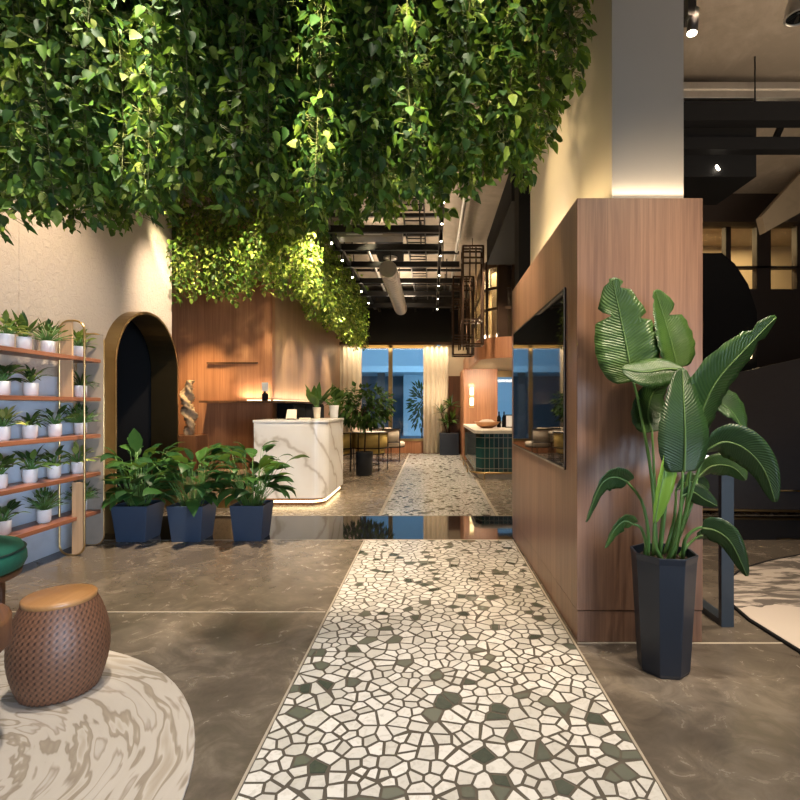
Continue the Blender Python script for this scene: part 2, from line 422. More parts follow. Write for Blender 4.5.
sbox('ceiling', M['ceiling'], -5.5, -2.5, 4.35, 7.0, 14.8, 4.5)
# left wall with the arched doorway
ya, yb, rad, zs = 5.40, 6.75, .675, 1.79
yc = (ya+yb)/2
m = MB()
m.box(-3.7,-2.5,0,-3.5,ya,4.35); m.box(-3.7,yb,0,-3.5,6.86,4.35)
N = 24
arc = [(yc-rad*math.cos(PI*k/N), zs+rad*math.sin(PI*k/N)) for k in range(N+1)]
for k in range(N):
    (y0,z0),(y1,z1) = arc[k], arc[k+1]
    m.add([(-3.5,y0,z0),(-3.5,y1,z1),(-3.5,y1,4.35),(-3.5,y0,4.35),(-3.7,y0,z0),(-3.7,y1,z1),(-3.7,y1,4.35),(-3.7,y0,4.35)],
          [(0,1,2,3),(4,7,6,5),(0,4,5,1),(3,2,6,7)])
for y in (3.95, 4.32):                                # panel joints
    m.box(-3.5, y, 0, -3.497, y+.006, 4.35)
struct(m.build('wall_left', M['plaster']))
sbox('wall_left_return', M['plaster'], -5.5, 6.79, 0, -3.7, 6.86, 4.35)
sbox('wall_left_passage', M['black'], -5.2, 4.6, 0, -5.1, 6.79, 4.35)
sbox('arch_shade_sheet', M['black'], -5.1, 6.75, 0, -3.7, 6.79, 4.35)  # black sheet before the plaster, standing in for shade inside the arch
sbox('wall_left_passage_side', M['black'], -5.5, 4.5, 0, -3.7, 4.6, 4.35)  # carried up to the ceiling to keep sky light out of the passage
sbox('wall_reception', M['walnut_red'] if 'walnut_red' in M else M['oak_red'], -5.5, 8.3, 0, -2.6, 8.45, 4.35)
sbox('wall_reception_side', M['oak_wall'], -2.75, 8.45, 0, -2.6, 14.6, 4.35)
sbox('sky_blocker_left', M['black'], -5.6, -2.5, 0, -5.5, 8.4, 4.35)  # unseen black wall added to stop sky light leaking in
# far wall pieces around the window
Yw = 14.6
def WX(px): return (px-VX)*Yw/F
def WZ(py): return EYE-(py-VY)*Yw/F
sbox('wall_far_left', M['beige'], -2.75, Yw, 0, WX(350), Yw+.2, 4.35)
sbox('wall_far_header', M['black'], -2.75, Yw-.1, WZ(344), 7, Yw, 4.35)
sbox('wall_far_sill', M['oak_red'], WX(350), Yw, 0, WX(440), Yw+.2, WZ(441))
sbox('wall_far_right', M['beige'], WX(440), Yw, WZ(376), 1.7, Yw+.2, WZ(344))
sbox('wall_far_right_panel', M['walnut_dark'], WX(440), Yw, 0, 1.7, Yw+.2, WZ(376))
# right-hand walls
sbox('wall_right', M['brownblack'], 6.9, -2.5, 0, 7.0, 14.8, 4.35)
# window 1
w = struct(MB().build('window_1', None)) if False else None
m = MB()
x0, x1, z0, z1 = WX(352), WX(437), WZ(441), WZ(344)
for a, b, c, d in [(x0,z0,x0+.08,z1), (x1-.08,z0,x1,z1), (x0,z0,x1,z0+.07), (x0,z1-.12,x1,z1), (WX(388.5),z0,WX(392.5),z1)]:
    m.box(a, Yw-.02, b, c, Yw+.1, d)
win = struct(m.build('window_1', M['brass']))
g = MB(); g.box(x0+.02, Yw+.03, z0+.02, x1-.02, Yw+.04, z1-.02); g.build('pane', M['glass'], win)
# what stands outside that window
sbox('ground_outside', M['sky_dark'], -9, 14.85, -.1, 9, 30, 0)
b = thing('building', 'blue facade seen through the far window between the curtains', 'building', (0,24,0))
pbox('wall', M['sky_wall'], b, -8, 24, 3.0, 8, 26, 6.5)
pbox('canopy', M['sky_wall'], b, -8, 21, 2.75, 8, 24, 3.0)
pbox('recess', M['sky_dark'], b, -8, 25, 0, -.2, 25.2, 3.0)
pbox('pale_bay', M['sky_wall'], b, -1.3, 23.2, 0, 7.5, 23.6, 2.75)
pbox('column', M['darkwall'], b, -2.3, 21.5, 0, -2.0, 21.8, 2.75)

# -- and pillar
bx0, bx1, by0, by1, bz = .829, 1.55, 2.917, 5.285, 2.54
t = thing('wood_partition', 'walnut clad partition wall carrying the screen beside the terrazzo path', 'partition', (1.19,4.1,0))
pbox('body', M['walnut'], t, bx0, by0, .18, bx1, by1, bz, bevel=.004)
pbox('baseboard', M['walnut'], t, bx0+.004, by0+.004, 0, bx1-.004, by1-.004, .176)
pbox('led_strip', M['led'], t, .92, by0+.05, bz, .95, by1-.05, bz+.012)
struct_pillar = sbox('pillar', M['pillar'], 1.045, 2.96, bz, 1.46, 5.42, 4.35)
t = thing('wall_screen', 'large black flat screen mounted on the side of the walnut partition', 'screen', (.81,4.15,.96))
sy0, sy1, sz0, sz1 = 3.155, 5.14, .955, 2.085
pbox('housing', M['blackmetal'], t, .820, sy0, sz0, .829, sy1, sz1, bevel=.003)
pbox('display', M['screen'], t, .817, sy0+.018, sz0+.02, .820, sy1-.018, sz1-.018)
m = MB(); m.box(.816, sy0, sz0, .821, sy1, sz0+.010); m.box(.816, sy0, sz0, .821, sy0+.006, sz1)
m.build('bezel', M['steel'], t)

# ------------------------------------------------------------------ arch surround
def arch_pts(r, n=28):
    c = [(yc-r, 0)]+[(yc-r*math.cos(PI*k/n), zs+r*math.sin(PI*k/n)) for k in range(n+1)]+[(yc+r, 0)]
    return c
t = thing('arch_portal', 'aged brass arched portal sleeve around the dark doorway in the stucco wall', 'archway', (-3.45,yc,0))
o_, i_ = arch_pts(rad-.002), arch_pts(rad-.03)
m = MB(); X0, X1 = -3.355, -3.70
n = len(o_); vs = []
for (y,z) in o_: vs.append((X0,y,z))
for (y,z) in i_: vs.append((X0,y,z))
for (y,z) in o_: vs.append((X1,y,z))
for (y,z) in i_: vs.append((X1,y,z))
fs = []
for k in range(n-1):
    fs += [(k,k+1,n+k+1,n+k), (2*n+k,3*n+k,3*n+k+1,2*n+k+1), (k,2*n+k,2*n+k+1,k+1), (n+k,n+k+1,3*n+k+1,3*n+k)]
m.add(vs, fs, False); m.build('sleeve', M['archbrass'], t)

# ------------------------------------------------------------------ shelf with potted plants
t = thing('plant_shelf', 'long wooden wall shelf with five boards and rounded brass frames holding white pots', 'shelf', (-3.35,4.2,0))
SZ = [.35,.715,1.08,1.43,1.80]
for z in SZ:
    pbox('shelf_board', M['shelf_wood'], t, -3.46, 3.0, z-.035, -3.2, 4.93, z, bevel=.003)
m = MB(); m.box(-3.492,3.0,.0,-3.466,4.93,1.62)
for k in range(5): m.box(-3.466, 3.0, .16+.31*k, -3.463, 4.93, .168+.31*k)
m.build('back_panel', M['bluewhite'], t)
def loop(xa, xb, z0, z1, r, y, n=6):
    pts = []
    for cx, cz, a0 in ((xb-r, z1-r, 0), (xa+r, z1-r, 90), (xa+r, z0+r, 180), (xb-r, z0+r, 270)):
        for k in range(n+1):
            a = math.radians(a0+90*k/n); pts.append((cx+r*math.cos(a), y, cz+r*math.sin(a)))
    return pts
def half_board(parent, xa, xb, z0, z1, r, y, top, mat, name='infill_board'):
    m = MB(); poly = []
    if top:
        poly = [(xa,y,z0),(xb,y,z0)]+[(xb,y,z1)]+[(xa+r+r*math.cos(math.radians(90+90*k/6)), y, z1-r+r*math.sin(math.radians(90+90*k/6))) for k in range(7)]
    else:
        poly = [(xa,y,z0)]+[(xb-r+r*math.cos(math.radians(270+90*k/6)), y, z0+r+r*math.sin(math.radians(270+90*k/6))) for k in range(7)]+[(xb,y,z1),(xa,y,z1)]
    m.slab(poly, (0,.02,0)); return m.build(name, mat, parent)
m = MB(); m.tube(loop(-3.36,-3.135,.008,2.12,.09,4.6), .009, 8, closed=True); m.build('frame', M['brass'], t)
half_board(t, -3.36,-3.245,1.38,2.12,.09,4.595, True, M['ash'])
half_board(t, -3.245,-3.135,.008,.66,.09,4.595, False, M['ash'])
m = MB(); m.tube(loop(-3.44,-3.185,.008,2.05,.09,4.95), .009, 8, closed=True); m.build('frame', M['brass'], t)
half_board(t, -3.44,-3.185,.01,2.04,.085,4.94, False, plain('taupe panel', (.30,.25,.20), .6), 'end_panel')

def leafy(m, base, rng, n, ln, wd, up=(.3,1.1), droop=.5, stemlen=.5, stems=None, cols=3, spread=1.):
    # petioles that arch out of a pot, each with a blade
    base = Vector(base)
    for i in range(n):
        az = rng.uniform(0, 2*PI); el = rng.uniform(*up)
        L = ln*rng.uniform(.7, 1.15); d = Vector((math.cos(az)*math.cos(el)*spread, math.sin(az)*math.cos(el)*spread, math.sin(el)))
        p = base+Vector((rng.uniform(-.3,.3), rng.uniform(-.3,.3), 0))*wd*.8
        sl = stemlen*rng.uniform(.75, 1.2); q = p+d*sl+Vector((0,0,.1*sl))
        if stems is not None: stems.tube([p, (p+q)/2+Vector((0,0,.06*sl)), q], wd*.05+.0015, 5)
        mid = []; cur = q.copy(); dd = d.copy(); k = 6
        for j in range(k):
            mid.append(cur.copy()); cur = cur+dd*L/(k-1)
            dd = (dd+Vector((0,0,-droop*.32))+Vector((d.x,d.y,0))*.05).normalized()
        W = wd*rng.uniform(.75, 1.15); wl = [.06*W, .38*W, .5*W, .44*W, .25*W, .01*W]
        side = Vector((-math.sin(az), math.cos(az), rng.uniform(-.35,.35)))
        m.blade(mid, wl, side, .3, cols)
def pot_plant(x, y, z, kind, label, r=.051, h=.112, seed=0):
    rng = random.Random(seed)
    t = thing('potted_plant', label, 'potted plant', (x,y,z), 'small white potted plants on the wall shelf')
    p = MB(); p.lathe([(r*.86,0),(r*.88,.012),(r,.014),(r*1.04,h-.006),(r*1.04,h),(r*.94,h),(r*.92,h-.02)], (x,y,z), 24)
    p.build('pot', M['white'], t)
    s = MB(); s.lathe([(r*.92,h-.022),(r*.9,h-.018)], (x,y,z), 16); s.build('soil', M['soil'], t)
    f = MB(); st = MB(); b = (x,y,z+h-.015)
    if kind == 'bushy': leafy(f, b, rng, 80, .055, .026, (.1,1.5), .3, .13, st)
    elif kind == 'strap': leafy(f, b, rng, 26, .21, .024, (.45,1.3), 1.1, .02, st)
    elif kind == 'broad': leafy(f, b, rng, 17, .12, .062, (.3,1.35), .9, .09, st)
    elif kind == 'upright': leafy(f, b, rng, 13, .20, .06, (.8,1.45), .35, .05, st)
    else: leafy(f, b, rng, 30, .10, .042, (.2,1.4), .8, .09, st)
    f.build('foliage', M['potleaf_pale'] if kind == 'pale' else M['potleaf'], t)
    st.build('stems', M['stem'], t)
SP = [ # px, shelf, kind, label
 (6,4,'pale','small white potted plant with yellow-green leaves at the left of the top shelf'),
 (24,4,'upright','white potted plant with tall upright leaves, second along the top shelf'),
 (48,4,'bushy','white potted plant with dense bushy crown, top shelf, just left of the ash board'),
 (79,4,'pale','white potted plant with pale leaves, top shelf, just right of the ash board'),
 (2,3,'broad','white potted plant with broad dark leaves at the left of the second shelf down'),
 (31,3,'strap','white potted plant with dark arching strap leaves, second shelf down, left of ash board'),
 (84,3,'strap','white potted plant with thin arching leaves, second shelf down, between the brass frames'),
 (2,2,'pale','potted plant with cream-edged leaves at the left of the middle shelf'),
 (30,2,'strap','white potted plant with loose narrow leaves on the middle shelf, second from the left'),
 (58,2,'broad','white potted plant with broad drooping leaves, middle shelf, just left of the brass frames'),
 (81,2,'bushy','white potted plant with bushy leaves on the middle shelf between the brass frames'),
 (-1,1,'broad','white potted plant cut by the picture edge on the second shelf from the bottom'),
 (30,1,'broad','white potted plant with large dark upright leaves on the second shelf from the bottom'),
 (54,1,'broad','white potted plant with wide leaves, second lowest shelf, just left of the brass frames'),
 (78,1,'pale','white potted plant with pale spreading leaves, second lowest shelf between the brass frames'),
 (3,0,'broad','white potted plant with upright leaves, lowest shelf, just above the green ottoman'),
 (44,0,'bushy','white potted plant with a wide dark bushy crown in the middle of the lowest shelf'),
 (88,0,'bushy','small white potted plant on the lowest shelf behind the lower ash board'),
]
for i, (px, sh, kind, lab) in enumerate(SP):
    X = -3.335; Y = X*F/(px-VX)
    if abs(Y-4.6) < .085: Y = 4.6-.09 if Y < 4.6 else 4.6+.09
    pot_plant(X, min(Y, 4.84), SZ[sh], kind, lab, seed=40+i)

# ------------------------------------------------------------------ peace lilies in navy planters
def square_pot(x, y, s, h, label, seed):
    t = thing('peace_lily', label, 'potted plant', (x,y,0), 'peace lilies in navy planters')
    m = MB(); a, b, c = s*.40, s*.5, s*.47
    q = lambda r, z: [(x-r,y-r,z),(x+r,y-r,z),(x+r,y+r,z),(x-r,y+r,z)]
    m.add(q(a,0)+q(b,h)+q(c,h)+q(c,h-.05), [(3,2,1,0)]+[(k,(k+1)%4,4+(k+1)%4,4+k) for k in range(4)]+[(4+k,4+(k+1)%4,8+(k+1)%4,8+k) for k in range(4)]+[(8+k,8+(k+1)%4,12+(k+1)%4,12+k) for k in range(4)])
    m.build('planter', M['navy'], t, bevel=.006)
    m = MB(); m.box(x-c+.001,y-c+.001,h-.06,x+c-.001,y+c-.001,h-.04); m.build('soil', M['soil'], t)
    rng = random.Random(seed); f = MB(); st = MB()
    for i in range(84):
        az = rng.uniform(0, 2*PI); el = rng.uniform(.95,1.52) if i < 58 else rng.uniform(.7,1.15); sl = rng.uniform(.26,.62) if i < 58 else rng.uniform(.16,.34)
        o2 = Vector((math.cos(az), math.sin(az), 0)); p = Vector((x,y,h-.05))+o2*rng.uniform(.0,.09)
        q = p+(o2*math.cos(el)+Vector((0,0,math.sin(el))))*sl; st.tube([p, p.lerp(q,.5)+Vector((0,0,.02)), q], .0035, 5, .002)
        L = rng.uniform(.17,.28); W = L*rng.uniform(.42,.58); pit = el-rng.uniform(.1,.9); mid = []; cur = q.copy()
        tw = rng.uniform(-.5,.5); o3 = Matrix.Rotation(tw,3,'Z')@o2
        for j in range(7):
            mid.append(cur.copy()); cur = cur+(o3*math.cos(pit)+Vector((0,0,math.sin(pit))))*L/6; pit -= rng.uniform(.16,.36)
        f.blade(mid, [.08*W,.36*W,.5*W,.5*W,.38*W,.2*W,.01*W], Vector((-o3.y,o3.x,rng.uniform(-.5,.5))), .22, 3, .05)
    f.build('leaves', M['lily'], t); st.build('stalks', M['stem'], t)
    return t
ys = 5.20
p1 = square_pot(-2.99, ys, .36, .36, 'peace lily with one tall leaf in a navy planter before the dark arch', 5)
m = MB(); a = P(138,470,5.15); b = P(137,452,5.15); c_ = P(134,428,5.1)
m.blade([b, b+(c_-b)*.25, b+(c_-b)*.5, b+(c_-b)*.75, c_], [.008,.055,.07,.05,.002], (1,.2,.1), .2); m.build('tall_leaf', M['lily'], p1)
m = MB(); m.tube([(-2.98,ys,.32), a, b], .005, 5); m.build('stalk', M['stem'], p1)
square_pot(-2.44, ys, .36, .36, 'dense peace lily in the middle one of three navy planters', 6)
square_pot(-1.84, ys+.02, .34, .36, 'peace lily in a navy planter before the white marble counter', 9)

# ------------------------------------------------------------------ bird of paradise
px0, py0 = 1.19, 2.625
t = thing('bird_of_paradise', 'tall bird of paradise plant with paddle leaves in a faceted black planter', 'potted plant', (px0,py0,0))
m = MB(); prof = [(.118,0),(.126,.02),(.157,.57),(.163,.605),(.150,.605),(.146,.56)]
m.lathe(prof, (px0,py0,0), 8, smooth=False, ang=.25); m.build('planter', M['navyblack'], t, bevel=.003)
m = MB(); m.lathe([(.144,.545),(.14,.565)], (px0,py0,0), 8, ang=.25)
for k in range(60):
    a, rr = R.uniform(0,6.28), R.uniform(0,.125); m.lathe([(.001,-.006),(.012,.0),(.001,.010)], (px0+rr*math.cos(a), py0+rr*math.sin(a), .568), 5, cap=False)
m.build('soil', M['soil'], t)
def bez(pts, n):
    pts = [Vector(p) for p in pts]; out = []
    k = len(pts)-1
    for i in range(n):
        u = i/(n-1)*k; j = min(int(u), k-1); f = u-j
        p0 = pts[max(j-1,0)]; p1 = pts[j]; p2 = pts[j+1]; p3 = pts[min(j+2,k)]
        out.append(.5*((2*p1)+(p2-p0)*f+(2*p0-5*p1+4*p2-p3)*f*f+(3*p1-p0-3*p2+p3)*f**3))
    return out
def paddle(stem, mid, w, side, fold, mat='bigleaf', shape='ovate', notch=None, cols=7, wave=.04, n=26, r=.008):
    if stem:
        m = MB(); m.tube(bez(stem, 10), r*1.3, 7, r*.75); m.build('stalk', M['stem'], t)
    mp = bez(mid, n); ws = []
    for i in range(n):
        u = i/(n-1)
        if shape == 'ovate': ww = math.sin(PI*min(1,(u*.93+.05)**.72))**.75
        else: ww = math.sin(PI*(u*.96+.02))**.8
        ws.append(max(.004, w*ww))
    m = MB(); m.blade(mp, ws, side, fold, cols, wave, notch)
    lf = m.build('leaf', M[mat], t); h = (cols-1)//2
    for nm_, fn in (('along', lambda i, k: i/(n-1)-.13*abs(k)/h), ('across', lambda i, k: abs(k)/h)):
        at = lf.data.attributes.new(nm_, 'FLOAT', 'POINT'); at.data.foreach_set('value', [fn(i, k) for i in range(n) for k in range(-h, h+1)])
    s = lf.modifiers.new('thick', 'SOLIDIFY'); s.thickness = .0015
    m = MB(); m.tube([p+Vector((0,-.002,0)) for p in mp], .0065, 6, .0015); m.build('midrib', M['stemlight'], lf, org=ORG[t.name]) 
    return lf
M['stemlight'] = plain('pale midrib', (.11,.20,.05), .5)
B = Vector((px0,py0,.56))
def S(px, py, Y): return P(px, py, Y)
# A upper left
paddle([B+Vector((-.02,.03,0)), S(652,480,2.66), S(640,410,2.70), S(633,380,2.72)], [S(632,382,2.72), S(627,350,2.72), S(620,315,2.72), S(612,278,2.70)], .165, (1,-.12,.05), .12, notch={(17,-1):.35,(18,-1):.75,(22,1):.45,(15,1):.7,(24,-1):.5}, wave=.07)
# B upper second, folded
paddle([B+Vector((.0,.05,0)), S(668,470,2.72), S(676,400,2.74), S(677,366,2.76)], [S(677,368,2.76), S(672,345,2.76), S(664,318,2.76), S(655,290,2.74)], .14, (1,.45,.0), .35, notch={(17,1):.3,(18,1):.7,(22,-1):.6})
# C long leaf to the upper right
paddle([B+Vector((.02,-.02,0)), S(684,520,2.57), S(692,455,2.54)], [S(692,452,2.54), S(701,415,2.5), S(716,382,2.47), S(744,350,2.46), S(776,317,2.47)], .138, (-.62,-.5,.75), .28, notch={(21,-1):.5,(21,1):.6})
# D big front leaf
paddle([B+Vector((.0,-.04,0)), S(678,530,2.46), S(683,470,2.42)], [S(684,472,2.42), S(685,440,2.40), S(684,408,2.41), S(682,368,2.46)], .128, (1,.1,0), -.12, wave=.02)
# E drooping blade under A
paddle([B+Vector((-.01,.02,0)), S(672,450,2.6), S(684,372,2.62)], [S(686,371,2.62), S(668,369,2.60), S(645,372,2.57), S(622,369,2.56)], .085, (.05,-.45,-.9), .45, shape='long')
# M dark leaf behind
paddle([B+Vector((-.03,.05,0)), S(655,500,2.74), S(652,430,2.78)], [S(652,432,2.78), S(648,415,2.8), S(652,395,2.8), S(668,378,2.8)], .11, (1,.2,.2), .2)
# F young rolled leaf
paddle([B+Vector((-.02,-.05,0)), S(655,545,2.5), S(654,520,2.46)], [S(654,523,2.46), S(659,495,2.44), S(666,462,2.44), S(672,432,2.45)], .05, (1,.3,0), .9, 'brightleaf', 'long')
# G dark folded leaf right
paddle([B+Vector((.04,.03,0)), S(690,470,2.62), S(702,400,2.66)], [S(704,398,2.66), S(718,403,2.68), S(732,412,2.68), S(744,432,2.66)], .095, (-.3,-.55,-.8), .5, shape='long')
# H arching right leaf
paddle([B+Vector((.05,0,0)), S(692,490,2.5), S(706,450,2.48)], [S(706,450,2.48), S(724,442,2.46), S(745,449,2.44), S(764,470,2.43), S(775,502,2.43)], .095, (.35,-.45,.6), .25)
# H2 lower companion
paddle([B+Vector((.06,.04,0)), S(693,500,2.66), S(697,478,2.7)], [S(697,478,2.7), S(712,466,2.7), S(732,467,2.7), S(746,480,2.7)], .065, (.2,-.3,.9), .3, shape='long')
# I left drooping
paddle([B+Vector((-.08,0,0)), S(648,530,2.58), S(641,500,2.56), S(627,482,2.54)], [S(628,482,2.54), S(614,477,2.52), S(600,486,2.5), S(586,522,2.5)], .075, (-.2,-.5,.65), .35)
# J left lower
paddle([B+Vector((-.10,.0,0)), S(646,545,2.56), S(641,528,2.54), S(632,524,2.54)], [S(633,524,2.54), S(624,521,2.53), S(614,530,2.52), S(605,548,2.52)], .06, (-.3,-.5,.6), .35)
# K right lower drooping
paddle([B+Vector((.09,-.02,0)), S(685,540,2.54), S(694,530,2.52), S(703,527,2.5)], [S(702,528,2.5), S(716,531,2.48), S(731,543,2.46), S(747,576,2.46)], .07, (.35,-.45,.6), .3)
paddle([B+Vector((.1,.04,0)), S(688,545,2.66), S(697,537,2.7)], [S(697,537,2.7), S(712,533,2.7), S(722,538,2.7), S(733,552,2.7)], .05, (.3,-.4,.7), .3)
# L short dark mid right
paddle([B+Vector((.05,.02,0)), S(680,520,2.58), S(682,497,2.56)], [S(682,496,2.56), S(692,492,2.56), S(704,499,2.56), S(717,506,2.56)], .05, (.2,-.35,.9), .3, shape='long')
paddle([B+Vector((.03,.06,0)), S(674,520,2.7), S(676,490,2.74)], [S(676,490,2.74), S(686,482,2.76), S(700,484,2.76), S(708,490,2.76)], .05, (.1,-.3,.9), .3, shape='long')

# ------------------------------------------------------------------ rattan stool, ottoman, table, rugs
sx, sy = -1.765, 2.42
def disc_rug(name, label, poly, mat, z=.012):
    t = MB(); t.prism(poly, .0, z); return tag(t.build(name, mat, None, org=(poly[0][0]*0, 0, 0), bevel=.004), label, 'rug')
ring = [(-2.25+1.43*math.cos(2*PI*k/72), 1.45+1.43*math.sin(2*PI*k/72)) for k in range(72)]
disc_rug('round_rug', 'round pale rug with tree ring veins under the rattan stool', ring, M['rug'])
t = thing('rattan_stool', 'barrel shaped brown woven rattan stool with smooth caramel top on the round rug', 'stool', (sx,sy,.012))
m = MB(); nu, nv = 132, 58; H = .42; vs = []; at = []
def prof(v): return .150+.053*math.sin(PI*(v*.98+.01))**.85-.008*v
for j in range(nv+1):
    v = j/nv
    for i in range(nu):
        a = 2*PI*i/nu
        # diagonal twill weave
        ph = (i/nu*44+ (j//2)*.5)
        k = abs(math.sin(PI*ph)); row = abs(math.sin(PI*(j+.5)/2))
        wv = max(0, k)*(.35+.65*row)
        r = prof(v)+.0065*wv
        vs.append((sx+r*math.cos(a), sy+r*math.sin(a), .014+v*H)); at.append(wv)
fs = [(j*nu+i, j*nu+(i+1)%nu, (j+1)*nu+(i+1)%nu, (j+1)*nu+i) for j in range(nv) for i in range(nu)]
m.add(vs, fs, True); m.f.append(tuple(reversed(range(nu)))); m.sm.append(False)
o = m.build('woven_body', M['rattan'], t)
atr = o.data.attributes.new('weave', 'FLOAT', 'POINT'); atr.data.foreach_set('value', at)
m = MB(); m.lathe([(.140,.415),(.1485,.420),(.151,.430),(.150,.440),(.144,.4455),(.0,.4475)], (sx,sy,.012), 48, cap=False); m.build('seat', M['stool_top'], t)
ox, oy = -2.76, 2.90
t = thing('green_ottoman', 'round teal green velvet ottoman with dark piping beside the plant shelf', 'ottoman', (ox,oy,.0))
m = MB(); m.lathe([(.30,.385),(.345,.395),(.362,.43),(.36,.47),(.35,.50)], (ox,oy,0), 48); m.build('cushion', M['velvet'], t)
m = MB(); m.lathe([(.348,.50),(.335,.53),(.25,.548),(.0,.555)], (ox,oy,0), 48, cap=False); m.build('seat_top', M['velvet'], t)
m = MB(); m.tube([(ox+.352*math.cos(2*PI*k/48), oy+.352*math.sin(2*PI*k/48), .502) for k in range(48)], .007, 6, closed=True); m.build('piping', M['velvet_dark'], t)
m = MB(); m.lathe([(.29,.345),(.335,.352),(.34,.384)], (ox,oy,0), 48); m.build('base', M['walnut_dark'], t)
for k in range(4):
    a = PI/4+k*PI/2; m = MB(); m.lathe([(.014,.0),(.02,.346)], (ox+.24*math.cos(a), oy+.24*math.sin(a), .013 if math.hypot(ox+.24*math.cos(a)+2.25, oy+.24*math.sin(a)-1.45) < 1.43 else .0), 10); m.build('leg', M['walnut_dark'], t)
tx, ty = -1.975, 1.85
t = thing('coffee_table', 'round brown wooden table at the left picture edge before the rattan stool', 'table', (tx,ty,.012))
m = MB(); m.lathe([(.33,.40),(.35,.415),(.35,.51),(.34,.52)], (tx,ty,0), 48); m.build('tabletop', M['walnut_dark'], t, bevel=.004)
m = MB(); m.lathe([(.16,.012),(.16,.03),(.05,.06),(.05,.40)], (tx,ty,0), 24); m.build('pedestal', M['walnut_dark'], t)
poly2 = [(2.0,2.2),(2.01,2.8),(1.99,3.2),(2.02,3.42),(2.10,3.66),(2.28,3.93),(2.56,4.2),(2.9,4.4),(3.3,4.58),(3.9,4.66),(4.6,4.6),(5.2,4.3),(5.2,2.2)]
disc_rug('area_rug', 'blush area rug with dark blotches and dark edge right of the tall plant', poly2, M['rug2'], .014)
m = MB(); m.tube([(x,y,.009) for x,y in poly2], .012, 6, closed=True)
o = m.build('edging', M['black'], bpy.data.objects['area_rug'], org=(0,0,0))

# ------------------------------------------------------------------ host stand right of the plant
t = thing('host_stand', 'dark blue metal framed host stand with white top behind the tall plant', 'stand', (1.72,3.4,0))
m = MB(); m.bar((1.805,3.13,.0),(1.805,3.13,.985),.075,.035); m.build('post', M['navyblue'] if 'navyblue' in M else plain('blue grey metal', (.035,.055,.085), .4), t)
mt = plain('dark blue metal', (.028,.042,.062), .4)
m = MB(); m.bar((1.805,3.14,.02),(1.805,3.72,.02),.075,.04); m.build('foot', mt, t)
m = MB(); m.bar((1.805,3.70,.04),(1.805,3.70,.985),.075,.035); m.build('post', mt, t)
m = MB(); m.bar((1.80,3.70,.02),(1.58,3.70,.02),.04,.04); m.build('crossbar', mt, t)
pbox('top', M['white'], t, 1.58, 3.08, .985, 1.86, 3.76, 1.01, bevel=.004)
m = MB(); m.box(1.62,3.2,1.011,1.84,3.62,1.02); m.build('glow_card', M['card_glow'], t)  # card given its own glow in place of light on the top

# ------------------------------------------------------------------ reception counter
cx0, cx1, cy0, cy1, cr = -2.41, -1.43, 6.9, 8.2, .20
def Lpoly(e=0.):
    x0, x1, y0, y1 = cx0-e, cx1+e, cy0-e, cy1+e
    pts = [(x0,y0)]+[(x1-cr+cr*math.sin(math.radians(90*k/8)), y0+cr-cr*math.cos(math.radians(90*k/8))) for k in range(9)]
    return pts+[(x1,y1),(x1-.45,y1),(x1-.45,y0+.6),(x0,y0+.6)]
t = thing('reception_counter', 'white veined marble reception counter with a rounded corner and glowing base', 'counter', (-1.9,7.4,0))
m = MB(); m.prism(Lpoly(), .10, 1.125); m.build('body', M['marble'], t)
m = MB(); m.prism(Lpoly(.012), 1.125, 1.16); m.build('worktop', M['marble'], t, bevel=.004)
m = MB(); m.prism(Lpoly(-.06), .0, .10); m.build('plinth', M['walnut_dark'], t)
m = MB(); m.tube([(x,y,.05) for x, y in Lpoly(-.045)[:10]+[(cx1-.045, cy1-.06)]], .014, 6); m.build('led_strip', M['led'], t)
# back counter and ledge
t = thing('back_ledge', 'long glowing wooden ledge on the panelled wall behind the counter', 'ledge', (-2.5,8.6,1.4))
m = MB(); m.prism([(-3.65,7.98),(-2.3,7.98),(-2.2,11.0),(-2.6,11.0),(-2.6,8.3),(-3.65,8.3)], 1.40, 1.435); m.build('board', M['walnut_dark'], t)
m = MB(); m.box(-3.0,8.27,1.436,-2.62,8.285,1.45); m.box(-2.595,8.35,1.436,-2.575,10.9,1.45); m.build('led_strip', M['led'], t)
t = thing('back_cabinet', 'black cabinet beneath the glowing ledge behind the marble counter', 'cabinet', (-2.45,9.6,0))
pbox('body', M['black'], t, -2.58, 8.5, 0, -2.32, 10.9, 1.39)
for k in range(3):
    d = pbox('door', M['black'], t, -2.318, 8.5+.8*k, .08, -2.30, 9.27+.8*k, 1.36)
m = MB(); m.bar(P(207,363,8.27), P(258,363,8.27), .03, .02); tag(m.build('wall_rail', M['bronze'], None, org=P(232,363,8.27)), 'thin dark horizontal rail on the wood panelling left of the ledge', 'rail')
# ornament on ledge
c = P(265,400,8.15); c.z = 1.436
t = thing('diffuser_bottle', 'small dark bottle with a pale card top standing on the glowing ledge', 'bottle', c)
m = MB(); m.lathe([(.045,0),(.05,.02),(.05,.10),(.02,.13),(.02,.15)], c, 16); m.build('bottle', M['black'], t)
m = MB(); m.box(c.x-.05,c.y-.006,c.z+.15,c.x+.05,c.y+.006,c.z+.29); m.build('card', M['white'], t)
